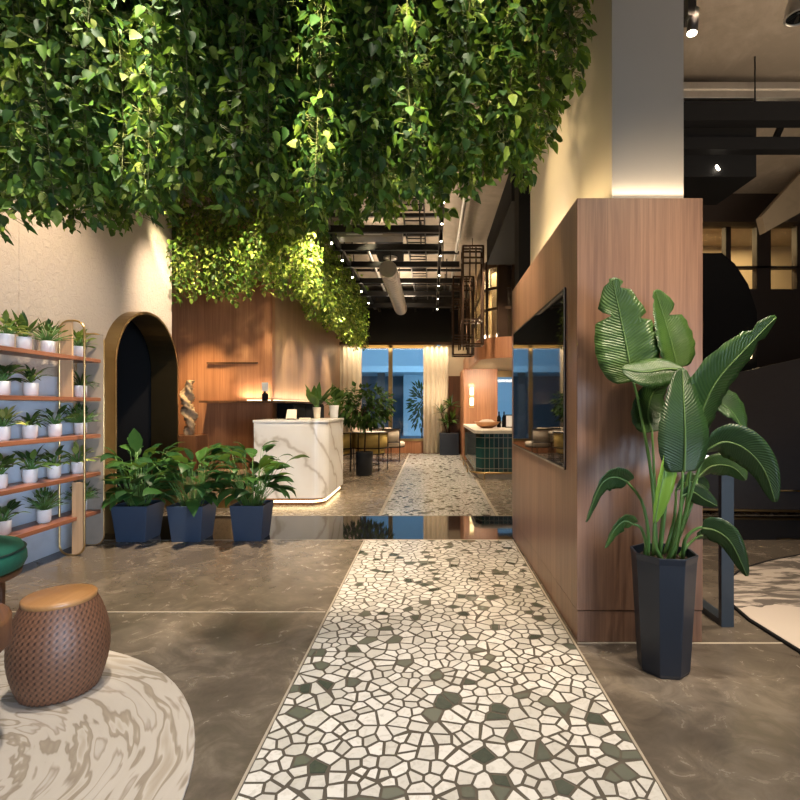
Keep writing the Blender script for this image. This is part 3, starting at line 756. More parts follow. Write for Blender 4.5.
# wood column, sculpture on plinth
t = thing('display_plinth', 'square wooden plinth in front of the panelled wall', 'plinth', (-3.78,7.9,0))
pbox('body', M['walnut_dark'], t, -3.98, 7.7, 0, -3.56, 8.1, .9, bevel=.005)
m = MB(); n = 40; nr = 14; vs = []
for j in range(n+1):
    v = j/n
    for i in range(nr):
        a = 2*PI*i/nr; tw = a+v*9
        r = (.05+.035*math.sin(v*PI))*(1+.42*math.sin(2*tw)+.30*math.sin(v*37+a*3)+.28*math.sin(v*71-a*5))
        vs.append((-3.76+r*math.cos(a)*.9+.03*math.sin(v*7), 7.88+r*math.sin(a), .9+v*.85))
m.add(vs, [(j*nr+i, j*nr+(i+1)%nr, (j+1)*nr+(i+1)%nr, (j+1)*nr+i) for j in range(n) for i in range(nr)], True)
m.f.append(tuple(reversed(range(nr)))); m.sm.append(False); m.f.append(tuple(n*nr+i for i in range(nr))); m.sm.append(False)
tag(m.build('driftwood_sculpture', M['driftwood'], None, org=(-3.76,7.88,.9)), 'twisted pale driftwood sculpture lit against the wood wall', 'sculpture')
# woven bench behind the lilies
t = thing('woven_bench', 'low woven bench with brass foot seen between the navy planters', 'bench', (-2.9,6.95,0))
pbox('seat', M['driftwood'], t, -3.25, 6.7, .12, -2.62, 7.2, .46, bevel=.02)
pbox('foot', M['brass'], t, -3.2, 6.75, 0, -2.67, 7.15, .12)
# items on the counter
def counter_plant(px, w, kind, label, Y=8.0, h=.16, mat='white'):
    c = P(px, 418, Y); c.z = 1.161; rng = random.Random(int(px))
    t = thing('counter_plant', label, 'potted plant', c)
    m = MB(); m.lathe([(w*.7,0),(w*.8,.02),(w,h-.01),(w,h),(w*.9,h),(w*.88,h-.02)], c, 20); m.build('pot', M[mat], t)
    m = MB(); m.lathe([(w*.88,h-.025),(w*.8,h-.02)], c, 16); m.build('soil', M['soil'], t)
    f = MB(); st = MB(); b = c+Vector((0,0,h-.03))
    if kind == 'strap': leafy(f, b, rng, 12, .42, .13, (.7,1.5), .5, .06, st)
    else: leafy(f, b, rng, 16, .2, .15, (.5,1.5), .4, .12, st)
    f.build('foliage', M['potleaf'], t); st.build('stems', M['stem'], t)
counter_plant(334, .075, 'round', 'round leaved plant in a white pot at the right end of the marble counter', 7.95, .2)
counter_plant(317, .06, 'strap', 'tall dark leaved plant in a small pot on the marble counter', 7.8, .17, 'stone')
c = P(291,418,7.2); c.z = 1.161
t = thing('card_stand', 'small white tilted card display standing on the marble counter', 'card stand', c)
m = MB(); m.slab([c+Vector((-.075,.0,.01)), c+Vector((.075,.0,.01)), c+Vector((.065,.05,.14)), c+Vector((-.065,.05,.14))], (0,.012,0)); m.build('card', M['stone'], t)
m = MB(); m.box(c.x-.05,c.y-.02,c.z,c.x+.05,c.y+.06,c.z+.012); m.build('foot', M['black'], t)
c = P(305,419,7.3); c.z = 1.161
m = MB(); m.box(c.x-.07,c.y-.05,c.z,c.x+.07,c.y+.05,c.z+.02); tag(m.build('menu_book', M['stone'], None, org=c, bevel=.004), 'flat pale booklet lying on the marble counter', 'book')

# ------------------------------------------------------------------ seating beyond the counter
def barrel_chair(x, y, ang, label, fab, scale=1.):
    t = thing('barrel_chair', label, 'chair', (x,y,0))
    def rot(p): return Vector((x,y,0))+Matrix.Rotation(ang,3,'Z')@(Vector(p)*scale)
    def arcb(r, a0, a1, n): return [(r*math.sin(math.radians(a0+(a1-a0)*k/n)), -r*math.cos(math.radians(a0+(a1-a0)*k/n))) for k in range(n+1)]
    o, i = arcb(.36,-100,100,20), arcb(.30,100,-100,20)
    m = MB(); m.prism(o+i, .47, .80, True); m.v = [rot(v) for v in m.v]; m.build('backrest', M[fab], t)
    m = MB(); m.lathe([(.28,.36),(.31,.38),(.31,.45),(.28,.47)], (0,0,0), 24); m.v = [rot(v) for v in m.v]; m.build('seat', M[fab], t)
    for zz in (.48,.80):
        m = MB(); m.tube([rot((px,py,zz)) for px,py in arcb(.372,-102,102,20)], .013, 6); m.build('rail', M['blackmetal'], t)
    for k in (-102,-35,35,102):
        a = math.radians(k); m = MB(); rr = .372
        m.tube([rot((rr*math.sin(a),-rr*math.cos(a),.80)), rot((rr*math.sin(a),-rr*math.cos(a),.4)), rot((.36*math.sin(a),-.36*math.cos(a),0))], .013, 6); m.build('leg', M['blackmetal'], t)
    m = MB(); m.lathe([(.30,.34),(.31,.345),(.31,.36)], (0,0,0), 24); m.v = [rot(v) for v in m.v]; m.build('seat_ring', M['blackmetal'], t)
barrel_chair(-1.30, 10.75, 0, 'mustard barrel chair with black metal frame behind the dark planter', 'yellow')
barrel_chair(-2.0, 10.6, .5, 'mustard barrel chair half hidden by the end of the marble counter', 'yellow')
barrel_chair(-.98, 12.6, -1.2, 'cream barrel chair with black legs nearest the far window', 'creamfab')
barrel_chair(-1.75, 12.9, 2.4, 'cream barrel chair behind the mustard chairs under the curtain', 'creamfab')
t = thing('cafe_table', 'small pale round table among the barrel chairs', 'table', (-1.4,11.7,0))
m = MB(); m.lathe([(.34,.72),(.35,.73),(.35,.75),(.34,.76)], (-1.4,11.7,0), 28); m.build('tabletop', M['stone'], t)
m = MB(); m.lathe([(.2,0),(.2,.02),(.03,.05),(.03,.72)], (-1.4,11.7,0), 16); m.build('pedestal', M['blackmetal'], t)
# indoor tree in a dark planter
c = Vector((-1.32,9.95,0))
t = thing('indoor_tree', 'dark leafy indoor tree in a black round planter before the mustard chair', 'potted plant', c)
m = MB(); m.lathe([(.14,0),(.16,.02),(.17,.44),(.17,.46),(.15,.46),(.14,.42)], c, 24); m.build('planter', M['navyblack'], t)
m = MB(); m.lathe([(.145,.41),(.14,.425)], c, 16); m.build('soil', M['soil'], t)
m = MB(); m.tube([c+Vector((0,0,.4)), c+Vector((.02,0,.8)), c+Vector((0,0,1.15)), c+Vector((.03,0,1.4))], .018, 7, .008)
rng = random.Random(3); f = MB(); 
def leaf1(f, p, d, L, W, nrm, fold=.25):
    p = Vector(p); d = Vector(d).normalized(); s = d.cross(Vector(nrm)); s = s.normalized() if s.length > 1e-6 else d.orthogonal().normalized(); nn = s.cross(d)
    rows = [(.14,.62),(.4,.8),(.7,.5)]
    vs = [p]; 
    for u, w in rows:
        for k in (-1,0,1): vs.append(p+d*L*u+s*W*.5*w*k*1.2+nn*(abs(k)*W*fold*w-.12*L*u*u))
    vs.append(p+d*L-nn*.12*L)
    fs = [(0,2,1),(0,3,2),(1,2,5,4),(2,3,6,5),(4,5,8,7),(5,6,9,8),(7,8,10),(8,9,10)]
    f.add(vs, fs, True)
def rdir(rng):
    while 1:
        v = Vector((rng.uniform(-1,1), rng.uniform(-1,1), rng.uniform(-1,1)))
        if .05 < v.length < 1: return v.normalized()
for k in range(16):
    a = rng.uniform(0,6.28); q = c+Vector((.45*math.cos(a), .35*math.sin(a), rng.uniform(1.05,1.65)))
    m.tube([c+Vector((0,0,rng.uniform(.9,1.3))), (c+Vector((0,0,1.2))+q)/2, q], .008, 5, .003)
for k in range(620):
    v = rdir(rng)*(.35+.65*rng.random()**.5)
    p = c+Vector((-.03+v.x*.62, v.y*.5, 1.34+v.z*.42))
    d = (v+Vector((0,0,-.5))+rdir(rng)*.6); leaf1(f, p, d, rng.uniform(.10,.17), rng.uniform(.05,.08), Vector((0,-.3,1))+rdir(rng)*.5)
m.build('trunk', M['trunk'], t); f.build('crown', M['treeleaf'], t)
# far palm by right curtain
c = P(449,453,14.2); c.z = 0
t = thing('potted_palm', 'spiky potted palm in a dark square planter beside the right curtain', 'potted plant', c)
m = MB(); m.box(c.x-.26,c.y-.26,0,c.x+.26,c.y+.26,.6); m.build('planter', M['navyblack'], t, bevel=.01)
rng = random.Random(11); f = MB(); m = MB()
for (dx, h) in ((-.22,1.15),(.05,1.35),(-.05,.85),(.08,.95)):
    m.tube([c+Vector((dx*.2,0,.58)), c+Vector((dx*.6,0,.58+(h-.58)*.5)), c+Vector((dx,0,h))], .02, 6)
    leafy(f, c+Vector((dx,0,h)), rng, 24, .38, .05, (.0,1.4), .6, .01, None)
m.build('trunk', M['trunk'], t); f.build('fronds', M['potleaf'], t)
# curtains
def curtain(name, px0, px1, label, y=14.42, zt=None, zb=.02):
    x0, x1 = (px0-VX)*y/F, (px1-VX)*y/F; zt = zt or EYE-(346-VY)*y/F
    m = MB(); n = int((x1-x0)*60)
    top = []
    for k in range(n+1):
        u = k/n; top.append((x0+(x1-x0)*u, y+.035*math.sin(u*(x1-x0)*46)))
    vs = [(a,b,zb) for a,b in top]+[(a,b,zt) for a,b in top]
    m.add(vs, [(k,k+1,n+1+k+1,n+1+k) for k in range(n)], True)
    o = m.build(name, M['cream'], None, org=((x0+x1)/2,y,zb)); s = o.modifiers.new('cloth', 'SOLIDIFY'); s.thickness = .004
    return tag(o, label, 'curtain')
curtain('curtain', 340, 361.5, 'cream pleated curtain left of the far window')
curtain('curtain', 423.5, 448.5, 'cream pleated curtain right of the far window')
t = thing('curtain_pelmet', 'glowing pelmet board above the far window and curtains', 'pelmet', (-1,14.3,3.05))
zt = EYE-(346-VY)*14.3/F
pbox('board', M['bronze'], t, -2.58, 14.2, zt+.02, 1.1, 14.24, zt+.1)
pbox('led_strip', M['led'], t, -2.5, 14.26, zt+.06, 1.05, 14.30, zt+.075)

# ------------------------------------------------------------------ bar and mezzanine on the right
t = thing('tiled_bar', 'bar counter faced with dark green tiles under a pale stone top', 'bar', (1.6,11,0))
bp = [(.92,9.4),(2.6,9.4),(2.6,12.8),(.82,12.8),(.82,9.55)]
m = MB(); m.prism(bp, .12, .84); m.build('body', M['tile'], t)
m = MB(); m.prism([(.9,9.36),(2.65,9.36),(2.65,12.85),(.78,12.85),(.78,9.5)], .84, .90); m.build('worktop', M['stone'], t, bevel=.006)
m = MB(); m.prism([(.96,9.46),(2.6,9.46),(2.6,12.78),(.88,12.78),(.88,9.6)], .0, .12); m.build('plinth', M['stone'], t)
m = MB(); m.tube([(2.55,9.28,.13),(.95,9.28,.13),(.84,9.33,.13),(.72,9.5,.13),(.72,12.8,.13)], .018, 7); rl = m.build('foot_rail', M['brass'], t)
for p in ((1.5,9.28),(2.3,9.28),(.95,9.28),(.72,10.4),(.72,11.6),(.72,12.7)):
    m = MB(); m.tube([(p[0],p[1],0),(p[0],p[1],.13)], .012, 6); m.build('rail_post', M['brass'], t)
c = P(487,428,10.4); c.z = .901
t = thing('copper_bowl', 'wide shallow copper coloured bowl with pale contents on the tiled bar', 'bowl', c)
m = MB(); m.lathe([(.10,0),(.2,.05),(.26,.13),(.25,.13),(.19,.06),(.05,.02)], c, 28); m.build('bowl', M['copper'], t)
m = MB(); m.lathe([(.2,.07),(.17,.13),(.10,.17),(.0,.18)], c, 20, cap=False); m.build('contents', M['creamfab'], t)
for k, (px, nm, lb) in enumerate(((499,'bar_bottle','dark bottle standing at the left on the bar by the window'),(504,'bar_bottle','dark bottle standing beside the framed sign on the bar'))):
    c = P(px, 425, 10.8); c.z = .901
    m = MB(); m.lathe([(.04,0),(.042,.02),(.042,.2),(.015,.26),(.015,.33)], c, 14); tag(m.build(nm, M['black'], None, org=c), lb, 'bottle')
c = P(509, 425, 10.6); c.z = .901
t = thing('framed_sign', 'small black framed white sign standing on the tiled bar', 'sign', c)
pbox('frame', M['black'], t, c.x-.08, c.y-.01, c.z, c.x+.12, c.y+.01, c.z+.27)
pbox('card', M['white'], t, c.x-.06, c.y-.013, c.z+.02, c.x+.10, c.y-.01, c.z+.25)
# wood core wall behind the bar and the curved mezzanine fascia
sbox('wall_bar', M['oak_red'], .86, 12.9, 0, 1.66, 13.1, 2.3)
sbox('wall_bar_side', M['oak_red'], .80, 12.9, 0, .86, 14.6, 2.3)
sbox('wall_bar_back', M['beige'], 1.66, 13.6, 0, 6.9, 13.7, .95)
sbox('wall_bar_back_side', M['beige'], 3.4, 13.6, .95, 6.9, 13.7, 2.3)
m = MB(); m.box(1.66,13.6,.95,1.72,13.68,2.3); m.box(3.34,13.6,.95,3.4,13.68,2.3); m.box(1.66,13.6,2.12,3.4,13.68,2.3); w4 = struct(m.build('window_4', M['brass']))
m = MB(); m.box(1.72,13.64,.95,3.34,13.645,2.12); m.build('pane', M['glass'], w4)
t = thing('wall_sconce', 'glowing slim wall lamp on the wood column behind the bar', 'wall lamp', (.97,12.86,1.6))
pbox('backplate', M['brass'], t, .94, 12.86, 1.3, 1.06, 12.90, 1.9)
for z in (1.36, 1.62): 
    pbox('lamp_shade', M['ledsoft'], t, .95, 12.80, z, 1.05, 12.86, z+.2, bevel=.02)
def fpath(e):
    r = .75+0
    pts = [(.90-e,14.6),(.90-e,10.4)]
    pts = pts[:1]+[(.90-e+ (0), 10.4)]
    for k in range(1,11):
        a = math.radians(90*k/10); pts.append((.90+r-(r+e)*math.cos(a), 10.4-(r+e)*math.sin(a)))
    pts.append((5.5, 10.4-r-e)); return pts
def band(name, e0, e1, z0, z1, mat, parent=None):
    a, b = fpath(e0), fpath(e1); m = MB(); m.prism(a+list(reversed(b)), z0, z1, False); return m.build(name, mat, parent)
struct(band('mezzanine_fascia', .0, -.08, 2.27, 2.67, M['oak_red']))
m = MB(); m.prism(fpath(-.08)+[(5.5,14.6)], 2.29, 2.36); struct(m.build('mezzanine_floor', M['beige']))
fr = struct(band('window_2', -.10, -.15, 4.05, 4.2, M['bronze']))
mid = band('rail', -.10, -.13, 3.62, 3.67, M['bronze'], fr); band('rail', -.10, -.13, 3.22, 3.27, M['bronze'], fr)
fp = fpath(-.12)
for i, w_ in ((0,.06),(1,.06),(4,.05),(7,.05),(10,.06)):
    x, y = fp[i]; m = MB(); m.box(x-w_/2,y-w_/2,2.67,x+w_/2,y+w_/2,4.2); m.build('mullion', M['bronze'], fr)
for x, w_ in ((1.40,.26),(2.3,.05)):
    m = MB(); m.box(x-w_/2,9.8,2.67,x+w_/2,9.86,4.35); m.build('mullion', M['bronze'], fr)
band('pane', -.115, -.12, 2.67, 4.1, M['clear'], fr)
sbox('wall_upstairs', M['beige'], 2.05, 10.3, 2.67, 2.15, 14.0, 4.3)
sbox('wall_upstairs_far', M['beige'], .95, 12.6, 2.67, 2.05, 12.7, 4.3)
m = MB(); m.lathe([(.24,2.36),(.24,4.35)], (1.55,11.2,0), 28); struct(m.build('column_upstairs', M['beige']))
sbox('column_black', M['black'], 1.02, 6.0, 0, 1.3, 6.3, 4.35)
sbox('ceiling_bulkhead', M['black'], .99, 6.35, 3.9, 2.2, 9.2, 4.34)
sbox('ceiling_beam', M['black'], .62, 5.45, 4.08, 1.3, 5.6, 4.2)

# ------------------------------------------------------------------ hanging bronze lattice frames
def cage(x0, x1, y0, y1, z0, z1, label):
    t = thing('hanging_lattice', label, 'hanging frame', ((x0+x1)/2,(y0+y1)/2,z0), 'bronze frames hung beside the mezzanine')
    b = .032
    for (x, y) in ((x0,y0),(x1,y0),(x1,y1),(x0,y1)):
        m = MB(); m.bar((x,y,z0),(x,y,z1),b); m.build('upright', M['bronze'], t)
    for z in (z0, z0+.25*(z1-z0), z1-.12*(z1-z0), z1):
        m = MB()
        for a, c in (((x0,y0),(x1,y0)),((x1,y0),(x1,y1)),((x1,y1),(x0,y1)),((x0,y1),(x0,y0))): m.bar((*a,z),(*c,z),b*.9)
        m.build('ring', M['bronze'], t)
    m = MB(); m.tube([((x0+x1)/2,(y0+y1)/2,z1),((x0+x1)/2,(y0+y1)/2,4.35)], .008, 6)
    m.bar((x0,(y0+y1)/2,z1),(x1,(y0+y1)/2,z1),b*.8); m.build('hanger', M['bronze'], t)
    for k in range(2):
        xx = x0+(x1-x0)*(.35+.3*k); m = MB(); m.tube([(xx,y0+.05,z0+.1),(xx,y0+.05,z1)], .014, 6); m.build('rod', M['bronze'], t)
cage(.545,.90,8.95,9.3,2.44,4.16,'tall bronze lattice frame hanging nearest the mezzanine corner')
cage(.43,.84,10.3,10.7,2.39,3.96,'lower bronze lattice frame hanging behind the nearer one')
cage(.50,.86,11.9,12.3,2.55,3.85,'bronze lattice frame hanging farthest back along the mezzanine')

# ------------------------------------------------------------------ ceiling services
t = thing('spiral_duct', 'round galvanised spiral air duct under the dark ceiling', 'duct', (-.69,9.6,3.5))
m = MB(); n = 28; pts = [(-.69, 8+3.3*k/n, 3.5) for k in range(n+1)]
m.tube(pts, .135, 24); m.build('pipe', M['steel'], t)
m = MB()
for k in range(0, 22): 
    yy = 8.02+.145*k; m.tube([(-.69+.137*math.cos(2*PI*j/20), yy+.145*j/20, 3.5+.137*math.sin(2*PI*j/20)) for j in range(20)], .006, 5)
m.build('seam', M['steel'], t)
for yy in (8.5, 10.8):
    m = MB(); m.tube([(-.69,yy,3.65),(-.69,yy,4.35)], .01, 6); m.build('hanger_rod', M['blackmetal'], t)
t = thing('duct_box', 'grey metal duct box with a pale grille hung across the ceiling frames', 'duct', (-.9,8.0,3.95))
pbox('body', M['steel'], t, -1.45, 7.75, 3.92, -.45, 8.0, 4.1, bevel=.005)
pbox('grille', M['white'], t, -1.3, 7.74, 3.95, -.75, 7.749, 4.07)
k = 0
for (y, z, x0, x1, nm) in ((7.45,3.93,-1.6,.12,'nearest'),(8.3,3.93,-1.6,.12,'second'),(9.3,3.93,-1.9,.5,'third'),(10.4,3.9,-2.4,.6,'fourth'),(11.6,3.9,-2.4,.6,'fifth'),(12.8,3.88,-2.5,.6,'farthest')):
    t = thing('ceiling_frame', f'black steel ceiling crossbar hung over the walkway, {nm} from the camera' if nm in ('nearest','farthest') else f'black steel ceiling crossbar hung over the walkway, {nm} from the front', 'ceiling frame', ((x0+x1)/2,y,z), 'black crossbars of the ceiling frame')
    m = MB(); m.bar((x0,y,z),(x1,y,z),.07,.10); m.build('bar', M['blackmetal'], t)
    for xx in (x0+.3, x1-.3):
        m = MB(); m.tube([(xx,y,z),(xx,y,4.35)], .012, 6); m.build('hanger_rod', M['blackmetal'], t)
    m = MB(); m.bar((x0,y+.12,z+.25),(x1,y+.12,z+.25),.05,.05); m.build('conduit', M['blackmetal'], t)
t = thing('cable_tray', 'black steel cable tray running lengthwise above the ceiling crossbars', 'cable tray', (-.25,9.5,4.1))
m = MB(); m.box(-.42,6.6,4.06,-.40,13,4.12); m.box(-.12,6.6,4.06,-.10,13,4.12)
for k in range(32): m.box(-.41,6.7+.2*k,4.07,-.11,6.72+.2*k,4.085)
m.build('ladder', M['blackmetal'], t)
for yy in (7.0,9.8,12.6):
    for xx in (-.41,-.11):
        m = MB(); m.tube([(xx,yy,4.1),(xx,yy,4.35)], .008, 6); m.build('hanger_rod', M['blackmetal'], t)
t = thing('air_unit', 'black box air unit hung between the ceiling crossbars', 'air unit', (-.55,8.9,3.98))
pbox('body', M['black'], t, -.95, 8.5, 3.92, -.5, 9.1, 4.2, bevel=.01)
m = MB(); m.lathe([(.02,-.0),(.12,.02),(.12,.05)], (-.72,8.8,3.87), 18); m.build('diffuser', M['steel'], t)
for xx in (-.9,-.55):
    m = MB(); m.tube([(xx,8.8,4.2),(xx,8.8,4.35)], .008, 6); m.build('hanger_rod', M['blackmetal'], t)
for xx, zz, nm in ((-1.15,4.15,'left of the round duct'),(.45,4.2,'right of the light track')):
    m = MB(); m.tube([(xx,5.6,zz),(xx,13.6,zz)], .03, 8)
    for yy in (6.5,9,12): m.tube([(xx,yy,zz),(xx,yy,4.35)], .007, 5)
    tag(m.build('ceiling_pipe', M['steel'], None, org=(xx,9.6,zz)), 'thin grey pipe running lengthwise under the ceiling, '+nm, 'pipe')
# tree in the street outside
t = thing('street_tree', 'dark narrow leafy tree standing outside the far window', 'tree', (-.35,17.5,0))
m = MB(); m.tube([(-.35,17.5,0),(-.33,17.5,1.0),(-.36,17.5,2.0)], .03, 6, .012); m.build('trunk', M['trunk'], t)
rng = random.Random(77); f = MB()
for k in range(260):
    v = rdir(rng)*rng.random()**.5
    leaf1(f, (-.35+v.x*.42, 17.5+v.y*.4, 1.35+v.z*.85), v+Vector((0,0,-.2)), .2, .06, Vector((0,-1,.4)))
f.build('crown', M['treeleaf'], t)
m = MB(); m.box(-2.5,12.6,4.1,.7,14.4,4.2)
for q in range(7): m.box(-2.5+.5*q, 12.6, 4.0, -2.44+.5*q, 14.4, 4.1)
tag(m.build('ceiling_baffle', M['black'], None, org=(-.9,12.8,4.1)), 'dark slatted baffle under the ceiling near the far window', 'ceiling baffle')
ordn = ['first','second','third','fourth','fifth','sixth','seventh','eighth','ninth','tenth']
def track(x, y0, y1, z, label):
    t = thing('light_track', label, 'light track', (x,(y0+y1)/2,z)); pbox('rail', M['blackmetal'], t, x-.03, y0, z, x+.03, y1, z+.06)
    for y in (y0+.3, (y0+y1)/2, y1-.3):
        m = MB(); m.tube([(x,y,z+.05),(x,y,4.35)], .008, 6); m.build('hanger_rod', M['blackmetal'], t)
track(.13, 4.4, 13.5, 3.86, 'straight black light track running over the terrazzo path')
track(-1.5, 6.0, 13.5, 3.90, 'straight black light track along the front of the far hanging vines')
def spot(x, y, z, aim, label, r=.022, L=.11, grp='black track spotlights'):
    t = thing('track_spotlight', label, 'spotlight', (x,y,z), grp)
    d = (Vector(aim)-Vector((x,y,z-.10))).normalized(); a = Vector((x,y,z-.10))-d*L*.5; b = a+d*L
    m = MB(); m.tube([a, b], r, 14, smooth=True); m.build('housing', M['blackmetal'], t)
    m = MB(); m.tube([b, b+d*.004], r*.78, 14); m.build('lens', M['bulb'], t)
    m = MB(); m.box(x-.012,y-.025,z-.10,x+.012,y+.025,z+.0); m.build('bracket', M['blackmetal'], t)
for i, y in enumerate((5.9,6.6,7.3,8.0,9.2,10.0,11.2,12.4)):
    spot(.13, y, 3.86, (.1,y-.35,0), f'small black ceiling spotlight on the track over the terrazzo path, {ordn[i]} from the camera')
for i, y in enumerate((6.9,7.6,8.5,9.6,10.8,12.0)):
    spot(-1.5, y, 3.90, (-1.0,y-2.0,2.0), f'small black ceiling spotlight before the far vines, {ordn[i]} from the camera')

# ------------------------------------------------------------------ right-hand hall: beams, stair, upper windows
t = thing('ceiling_spotlight', 'black cylinder spotlight hanging beside the top of the plaster pillar', 'spotlight', P(691,6,3.1))
a = P(694,10,3.1); b = P(692,33,3.1)
m = MB(); m.tube([a,b], .031, 20); m.build('housing', M['blackmetal'], t)
m = MB(); m.tube([b, b+(b-a).normalized()*.004], .027, 20); m.build('lens', M['bulb'], t)
c = P(689,10,3.12); m = MB(); m.box(c.x-.03,c.y-.05,c.z-.07,c.x+.02,c.y+.05,4.35); m.build('mount', M['blackmetal'], t)
c = P(799,16,3.0)
t = thing('dome_lamp', 'round glass dome lamp with chrome ring at the top right corner', 'lamp', c)
m = MB(); m.lathe([(.035,.35),(.05,.12),(.07,.05),(.075,.0)], c, 24, cap=False); m.build('body', M['steel'], t)
m = MB(); m.tube([c+Vector((.072*math.cos(2*PI*k/28), .072*math.sin(2*PI*k/28), -.005)) for k in range(28)], .007, 6, closed=True); m.build('ring', M['steel'], t)
m = MB(); m.lathe([(.07,-.004),(.05,.0),(.0,.01)], c, 24, cap=False); m.build('lens', M['screen'], t)
m = MB(); m.tube([c+Vector((0,0,.3)), Vector((c.x,c.y,4.35))], .01, 6); m.build('hanger_rod', M['blackmetal'], t)
t = thing('air_duct', 'flat grey rectangular air duct across the right hall ceiling', 'duct', (3.8,4.6,4.1))
pbox('body', M['steel'], t, 1.6, 4.42, 4.02, 6.8, 4.75, 4.16, bevel=.004)
pbox('seam', M['stone'], t, 1.6, 4.41, 4.085, 6.8, 4.42, 4.095)
for xx in (2.2,4.5):
    m = MB(); m.tube([(xx,4.6,4.15),(xx,4.6,4.35)], .008, 6); m.build('hanger_rod', M['blackmetal'], t)
c = P(755,80,4.38)
m = MB(); m.tube([(c.x,4.38,3.85),(c.x,4.38,4.35)], .006, 6); tag(m.build('hanger_cable', M['blackmetal'], None, org=(c.x,4.38,4.1)), 'thin dark cable hanging before the flat grey air duct', 'cable')
sbox('ceiling_beam.001', M['black'], 1.5, 4.3, 3.76, 6.9, 4.42, 3.92)
sbox('ceiling_beam.002', M['black'], 1.5, 4.45, 3.59, 6.9, 4.55, 3.70)
t = thing('ceiling_box', 'black box hung under the beams with one lit downlight', 'ceiling box', (2.3,4.9,3.5))
pbox('body', M['black'], t, 1.75, 4.56, 3.40, 2.90, 5.2, 3.92)
c = P(718,170,4.54)
m = MB(); m.tube([c+Vector((0,-.01,.0)), c+Vector((0,.03,.05))], .011, 14); m.build('lamp', M['bulb'], t)
# sloped soffit of an upper stair
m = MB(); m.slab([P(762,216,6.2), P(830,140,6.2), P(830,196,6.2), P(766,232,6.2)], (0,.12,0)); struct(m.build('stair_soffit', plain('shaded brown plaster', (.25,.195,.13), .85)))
# diagonal brace
m = MB(); m.bar(P(775,140,5.0), P(783,122,5.0), .05); struct(m.build('brace', M['black']))
sbox('beam_upper', M['brownblack'], 2.9, 7.2, 3.95, 5.2, 7.4, 4.35)
# window wall
Yb = 8.0
def BX(px): return (px-VX)*Yb/F
def BZ(py): return EYE-(py-VY)*Yb/F
m = MB()
for a, b_, c, d in ((BX(660),0,BX(880),BZ(289)), (BX(660),BZ(226),BX(880),4.35), (BX(660),BZ(289),BX(690),BZ(226)), (BX(726),BZ(289),BX(731),BZ(226)), (BX(757),BZ(289),BX(771),BZ(226)), (BX(797),BZ(289),BX(803),BZ(226)), (BX(850),BZ(289),BX(880),BZ(226)), (BX(690),BZ(268),BX(850),BZ(266))):
    m.box(a, Yb, b_, c, Yb+.12, d)
wl = struct(m.build('window_3', M['brownblack']))
m = MB(); m.box(BX(690),Yb+.05,BZ(289),BX(850),Yb+.055,BZ(226)); m.build('pane', M['clear'], wl)
sbox('wall_upper_room', M['beige'], BX(640), 9.6, 2.4, 7.0, 9.7, 4.35)
sbox('floor_upper_room', M['beige'], BX(640), 8.15, 2.3, 7.0, 9.6, 2.4)
m = MB(); m.slab([Vector((BX(700),9.2,3.0)), Vector((BX(775),9.2,3.9)), Vector((BX(775),9.2,4.15)), Vector((BX(700),9.2,3.25))], (0,.15,0)); struct(m.build('stair_stringer', M['walnut_dark']))
# dark stair screens
m = MB(); m.slab([P(660,253,7.2), P(722,253,7.2), P(735,264,7.2), P(748,284,7.2), P(757,312,7.2), P(757,420,7.2), P(660,420,7.2)], (0,.1,0)); m.box(3.3,7.2,0,4.5,7.3,1.2)
tag(m.build('stair_screen', M['black'], None, org=P(700,300,7.2)), 'black curved stair screen rising beside the partition at the right', 'screen panel')
pts = []; n = 20
t = thing('stair_balustrade', 'charcoal curved stair balustrade with sloping top behind the tall plant', 'balustrade', (4.2,6.5,0))
m = MB()
for k in range(n+1):
    u = k/n; x = 2.6+4.2*u; y = 6.55-.22*math.sin(u*PI); zt = 1.55+.22*(x-3.0)+.04*math.sin(u*PI)+(.0 if x < 3 else .0)
    pts.append((x,y,zt))
vs = [(x,y,.06) for x,y,z in pts]+[(x,y,z) for x,y,z in pts]+[(x,y+.08,.06) for x,y,z in pts]+[(x,y+.08,z) for x,y,z in pts]
q = n+1; fs = []
for k in range(n): fs += [(k,k+1,q+k+1,q+k), (2*q+k,3*q+k,3*q+k+1,2*q+k+1), (q+k,q+k+1,3*q+k+1,3*q+k)]
m.add(vs, fs, True); m.build('panel', M['darkwall'], t)
m = MB(); m.tube([(x,y-.02,.05) for x,y,z in pts], .018, 6); m.build('brass_foot', M['brass'], t)
m = MB(); m.tube([(x,y-.02,.30) for x,y,z in pts if x > 4.1], .012, 6); m.build('brass_rail', M['brass'], t)
m = MB(); m.bar(P(756,337,7.18), P(749,358,7.18), .045, .035); tag(m.build('light_strip', M['led'], None, org=P(754,347,7.18)), 'short slanted glowing light strip above the charcoal balustrade', 'light')

# ------------------------------------------------------------------ hanging vines
def vine_proto(L, nl, rad, ls, seed, mat):
    rng = random.Random(seed); st = MB(); f = MB()
    ph = rng.uniform(0,6); n = 14
    pos = lambda u: Vector((.035*math.sin(u*5+ph), .035*math.cos(u*4+ph*1.3), -u*L))
    st.tube([pos(k/n) for k in range(n+1)], .004, 4, .002)
    for k in range(nl):
        u = (k+rng.random())/nl; u = .06+.94*u; p = pos(u); a = rng.uniform(0,2*PI)
        taper = min(1, .45+(1-u)*2.2)
        r = rad*rng.random()**.6*taper; q = p+Vector((r*math.cos(a), r*math.sin(a), rng.uniform(-.03,.05)))
        if r > .04: st.tube([p, q], .0015, 3)
        d = Vector((math.cos(a)*.55, math.sin(a)*.55, -.75))+rdir(rng)*.65
        nr = Vector((math.cos(a), math.sin(a), .55))+rdir(rng)*.75
        sz = ls*rng.uniform(.55,1.4); leaf1(f, q, d, sz, sz*rng.uniform(.48,.76), nr, rng.uniform(.1,.4))
    return st, f
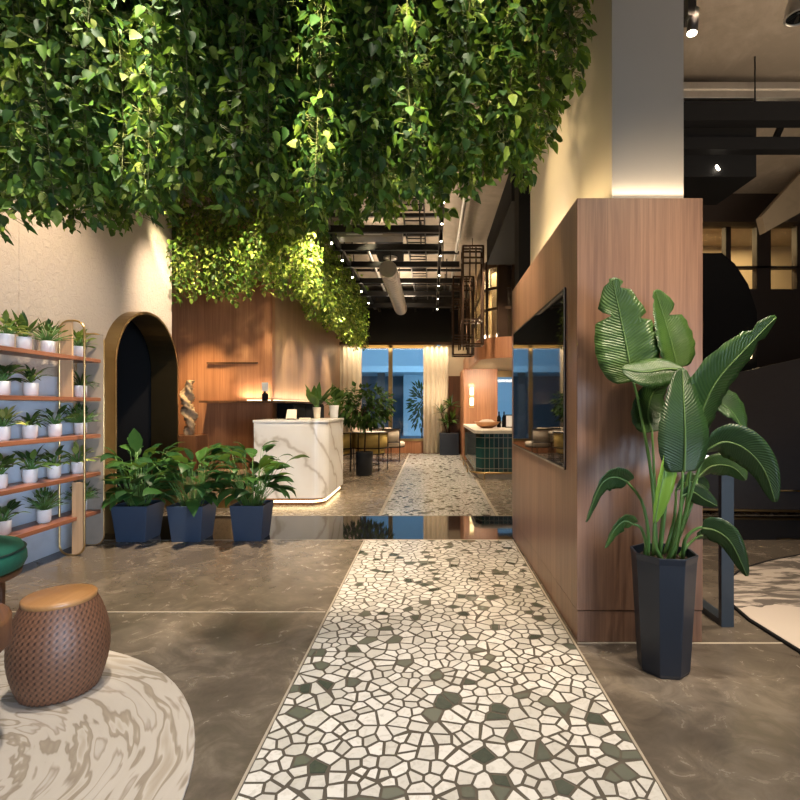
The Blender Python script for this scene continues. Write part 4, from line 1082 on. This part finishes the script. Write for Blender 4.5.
def make_vine_kinds(lens, nl, rad, ls, mat, label, group):
    out = []
    for i, L in enumerate(lens):
        st, f = vine_proto(L, int(nl*L), rad, ls, 100+i+int(ls*1000), mat)
        r = thing('trailing_vine', label, 'vine', (0,0,0), group)
        st.build('stem', M['vinestem'], r); f.build('foliage', M[mat], r); out.append((r, L))
    return out
def place_vines(kinds, spots):
    used = set()
    for (x, y, z, L) in spots:
        j = min(range(len(kinds)), key=lambda q: abs(kinds[q][1]-L)+R.uniform(0,.16)); src, L0 = kinds[j]
        if j not in used: o = src; used.add(j)
        else:
            o = src.copy(); COL.objects.link(o)
            for ch in src.children:
                c = ch.copy(); COL.objects.link(c); c.parent = o
        o.location = (x,y,z); o.rotation_euler = (0,0,R.uniform(0,2*PI)); o.scale = (1,1,L/L0)
    for j in range(len(kinds)):
        if j not in used:
            for ch in list(kinds[j][0].children): bpy.data.objects.remove(ch)
            bpy.data.objects.remove(kinds[j][0])
KF = make_vine_kinds([1.0,1.15,1.3,1.45,1.6,1.75,1.9,1.85], 165, .118, .064, 'vine', 'leafy green vine trailing from the ceiling in the near hanging garden over the lounge', 'trailing vines of the near hanging garden')
spots_ = []
for j, y in enumerate((2.62,2.82,3.05,3.3,3.6,3.95)):
    n = 25
    for i in range(n):
        x = -3.38+4.2*(i+.5+R.uniform(-.35,.35))/n
        yy = y+R.uniform(-.09,.09)
        px = VX+F*x/yy
        if px < -60: continue
        by = 214+12*math.sin(px*.021+.4)-14*max(0,(px-300)/230)+R.choice((0,0,0,14))+R.uniform(-40,8)
        if px > 520: by = min(by, 200-(px-520)*2.2)
        zb = EYE+(VY-by)*yy/F+.03
        L = 4.3-zb
        if L < .45: continue
        spots_.append((x, yy, 4.3, L))
place_vines(KF, spots_[:150])
print('near vines', len(spots_))
KB = make_vine_kinds([.8,1.0,1.2,1.4,1.55,1.7], 120, .14, .062, 'vine2', 'fine leafed green vine trailing from the ceiling in the far hanging garden over the reception', 'trailing vines of the far hanging garden')
sb = []
for j, y in enumerate((6.75,6.98,7.25)):
    n = 17
    for i in range(n):
        x = -4.35+2.75*(i+.5+R.uniform(-.3,.3))/n; yy = y+R.uniform(-.08,.08)
        if x < -3.45 and yy < 6.95: yy = 6.98
        sb.append((x, yy, 4.3, 4.3-(2.72+R.uniform(0,.30)+.1*j)))
for j, x in enumerate((-1.72,-1.98,-2.3)):
    n = 27 if j < 2 else 20
    for i in range(n):
        yy = 7.4+5.9*(i+.5+R.uniform(-.3,.3))/n
        zb = 2.72+R.uniform(0,.34)+.12*j-(.18 if 10.5 < yy < 12 and j == 0 else 0)
        sb.append((x+R.uniform(-.09,.09), yy, 4.3, 4.3-zb))
place_vines(KB, sb[:145])
print('far vines', len(sb))
m = MB()
for k in range(9): m.box(-3.4, 2.5+.2*k, 4.27, .75, 2.52+.2*k, 4.29)
for k in range(12): m.box(-3.4+.37*k, 2.5, 4.25, -3.38+.37*k, 4.12, 4.27)
for x in (-3.2,-1.3,.6):
    for y in (2.6,4.0): m.box(x-.01,y-.01,4.28,x+.01,y+.01,4.35)
tag(m.build('vine_grid', M['blackmetal'], None, org=(-1.3,3.3,4.3)), 'black ceiling grid from which the near vines hang', 'grid')

# ------------------------------------------------------------------ light
WARM = (1,.80,.57)
SOFT = (1,.88,.73); GOLD = (1,.72,.36)
def spotlight(loc, aim, power, size=50, blend=.6, col=WARM, r=.05):
    l = bpy.data.lights.new('spot', 'SPOT'); l.energy = power; l.spot_size = math.radians(size); l.spot_blend = blend; l.color = col; l.shadow_soft_size = r
    o = bpy.data.objects.new('spot', l); COL.objects.link(o); o.location = loc
    o.rotation_euler = (Vector(aim)-Vector(loc)).to_track_quat('-Z','Y').to_euler(); return o
def area(loc, aim, power, sx, sy, col=WARM):
    l = bpy.data.lights.new('area', 'AREA'); l.energy = power; l.shape = 'RECTANGLE'; l.size = sx; l.size_y = sy; l.color = col
    o = bpy.data.objects.new('area', l); COL.objects.link(o); o.location = loc
    d = Vector(aim)-Vector(loc); o.rotation_euler = d.to_track_quat('-Z','Y').to_euler(); return o
LEAFY = (1,.87,.52)
# spots on the near vines
for x, pw, sz in ((-2.50,420,8),(-1.52,640,11),(-.62,640,10),(-.10,560,8),(.36,110,16)):
    for za in (3.3, 2.72):
        spotlight((x+.03,.95,4.05), (x,2.7,za), pw*2.1, sz, .8, LEAFY)
# spots on the far vines
spotlight((-3.0,5.6,4.15), (-3.5,6.8,3.2), 300, 22, .7, LEAFY)
spotlight((-2.1,5.6,4.15), (-2.5,6.9,3.2), 420, 24, .7, LEAFY)
for y in (8.6, 9.7, 11.0, 12.3): spotlight((-.75,y-.5,4.2), (-1.8,y,3.1), 300, 26, .8, LEAFY)
# plaster wall washers
spotlight((-2.3,5.9,4.0), (-3.5,6.7,2.4), 300, 56, 1.)
spotlight((-2.2,4.1,4.2), (-3.5,4.4,2.4), 210, 70, .9)
spotlight((-2.2,1.5,4.2), (-3.5,3.6,2.3), 190, 70, .9)
# pillar: strip on top of the partition, and track spots on its left face
area((.905,4.1,2.57), (.935,4.1,4), 4.5, 2.3, .04, GOLD).rotation_euler = (PI, 0, PI/2)
area((1.25,2.93,2.57), (1.25,2.93,4), .4, .5, .03).rotation_euler = (PI, 0, 0)
spotlight((.13,4.6,3.8), (1.045,4.0,2.9), 34, 90, .9, GOLD)
spotlight((.13,5.3,3.8), (.83,4.2,1.9), 130, 56, .9, GOLD)
spotlight((.13,3.4,3.8), (.83,3.3,2.0), 48, 56, .9, GOLD)
spotlight((.3,2.2,3.4), (1.045,4.6,3.3), 0.1, 60, .9)
# unseen uplights added to brighten the ceiling, and a spot added on the duct
area((.88,4.1,2.58), (.0,4.6,4.35), 14, .06, 2.2)
area((1.2,10.2,2.75), (.2,8.6,4.35), 24, .8, .1)
area((.13,8.5,3.93), (.13,8.5,4.35), 15, .06, 7)
area((-.8,9.0,3.99), (-.8,9.0,4.35), 20, .3, 3)
area((-.7,11.4,3.75), (-.7,11.4,4.35), 26, .6, 2)
spotlight((.10,8.0,3.75), (-.69,9.4,3.5), 26, 60, .9)
# reception
spotlight((-1.3,6.6,3.7), (-2.9,8.3,1.7), 400, 75, .8, (1,.76,.47))
for y in (9.4, 10.8, 12.4): spotlight((-1.55,y-.3,3.0), (-2.6,y,1.9), 110, 60, .8)
spotlight((-3.3,7.4,3.6), (-3.76,7.95,1.5), 380, 44, .7, GOLD)
spotlight((-1.0,5.0,4.2), (-1.75,7.0,.7), 430, 34, .8)
spotlight((-.2,7.2,3.7), (-1.43,7.7,.6), 160, 40, .8)
area((-2.5,9.6,1.47), (-2.5,9.6,3), 10, .06, 2.4)
area((-2.85,8.2,1.47), (-2.85,8.25,3), 4, .5, .06)
# walkway and seating downlights
for y, pw in ((7.3,260),(9.2,300),(11.2,320),(13.0,300)): spotlight((.13,y,3.75), (.1,y+.2,0), pw, 80, .8)
for x, y in ((-1.3,10.4),(-1.4,12.2)): spotlight((x+.6,y-.6,3.8), (x,y,.6), 300, 60, .8)
area((-.8,14.33,3.02), (-.8,14.40,1), 6.5, 3.4, .05).rotation_euler = (math.radians(8), 0, 0)
for x in (-2.2,.3): spotlight((x,12.9,3.8), (x,14.4,1.8), 60, 60, .8)
# bar and mezzanine
spotlight((1.3,11.2,2.25), (1.2,12.9,1.0), 110, 100, .8); spotlight((.6,8.0,4.2), (1.4,10.0,2.0), 230, 46, .8)
area((1.6,11.6,4.2), (1.6,11.5,2.7), 32, .8, 1.6, GOLD)
spotlight((1.5,8.2,3.9), (1.6,9.4,.5), 130, 60, .8)
# hall on the right
spotlight((1.58,3.1,3.75), (1.5,2.4,.4), 260, 70, .8)
spotlight((1.9,.9,4.2), (1.25,2.9,1.5), 400, 46, .9, r=.35)
spotlight((3.4,3.4,4.2), (3.0,3.8,0), 330, 75, .9)
area((3.6,2.6,2.6), (3.6,3.4,4.3), 24, 1.5, .5)  # uplight added out of view to brighten the hall ceiling
area((4.6,8.9,4.3), (4.6,8.9,2.5), 42, 3, .6, GOLD)
area((3.4,5.6,3.1), (4.2,5.8,4.3), 3, .8, .3)
# lounge downlights
spotlight((-1.5,2.2,4.2), (-1.9,2.4,0), 260, 70, .9, SOFT)
spotlight((-1.9,4.3,4.2), (-2.0,4.6,0), 760, 72, .9)
spotlight((.1,4.3,4.2), (.1,4.6,0), 330, 64, .9)
spotlight((.1,2.2,4.2), (.1,2.7,0), 75, 64, .9, SOFT)
spotlight((1.9,2.0,4.2), (1.5,1.6,0), 220, 70, .9, SOFT)
spotlight((-.9,1.4,4.2), (-.8,1.9,0), 110, 60, .9, SOFT)
spotlight((.1,.6,4.2), (.1,1.3,0), 36, 70, .9, SOFT)
# cool fill added behind the viewpoint, narrowed onto the plant shelf
area((2.6,-2.3,1.1), (-3.2,4.2,.75), 26, 3.0, 1.8, (.66,.80,1)).data.spread = math.radians(52)
# unseen blue lamps added to brighten the building across the street
area((0,17,7), (0,22.5,2), 190, 8, 1, (.62,.82,1))
area((1,18,1.0), (1,23,1.8), 75, 5, .5, (.66,.85,1))
# daylight from the glazed entrance behind the viewpoint
wd = bpy.data.worlds.new('daylight'); SC.world = wd; wd.use_nodes = True
bg = wd.node_tree.nodes['Background']; bg.inputs[0].default_value = (.74,.84,1.0,1); bg.inputs[1].default_value = .27

cam = bpy.data.cameras.new('camera'); co = bpy.data.objects.new('camera', cam); COL.objects.link(co)
co.location = (0,0,EYE); co.rotation_euler = (PI/2,0,0); cam.sensor_width = 36; cam.lens = 36*F/800
cam.shift_x = -(VX-400)/800; cam.shift_y = (VY-400)/800; cam.clip_start = .05
SC.camera = co
vs_ = SC.view_settings; SC.display_settings.display_device = 'sRGB'
vs_.view_transform = 'Standard'; vs_.look = 'None'; vs_.gamma = 1; vs_.exposure = 0.87; vs_.use_curve_mapping = False
SC.cycles.max_bounces = 8; SC.cycles.transparent_max_bounces = 16; SC.cycles.sample_clamp_indirect = 6
SC.cycles.use_denoising = True
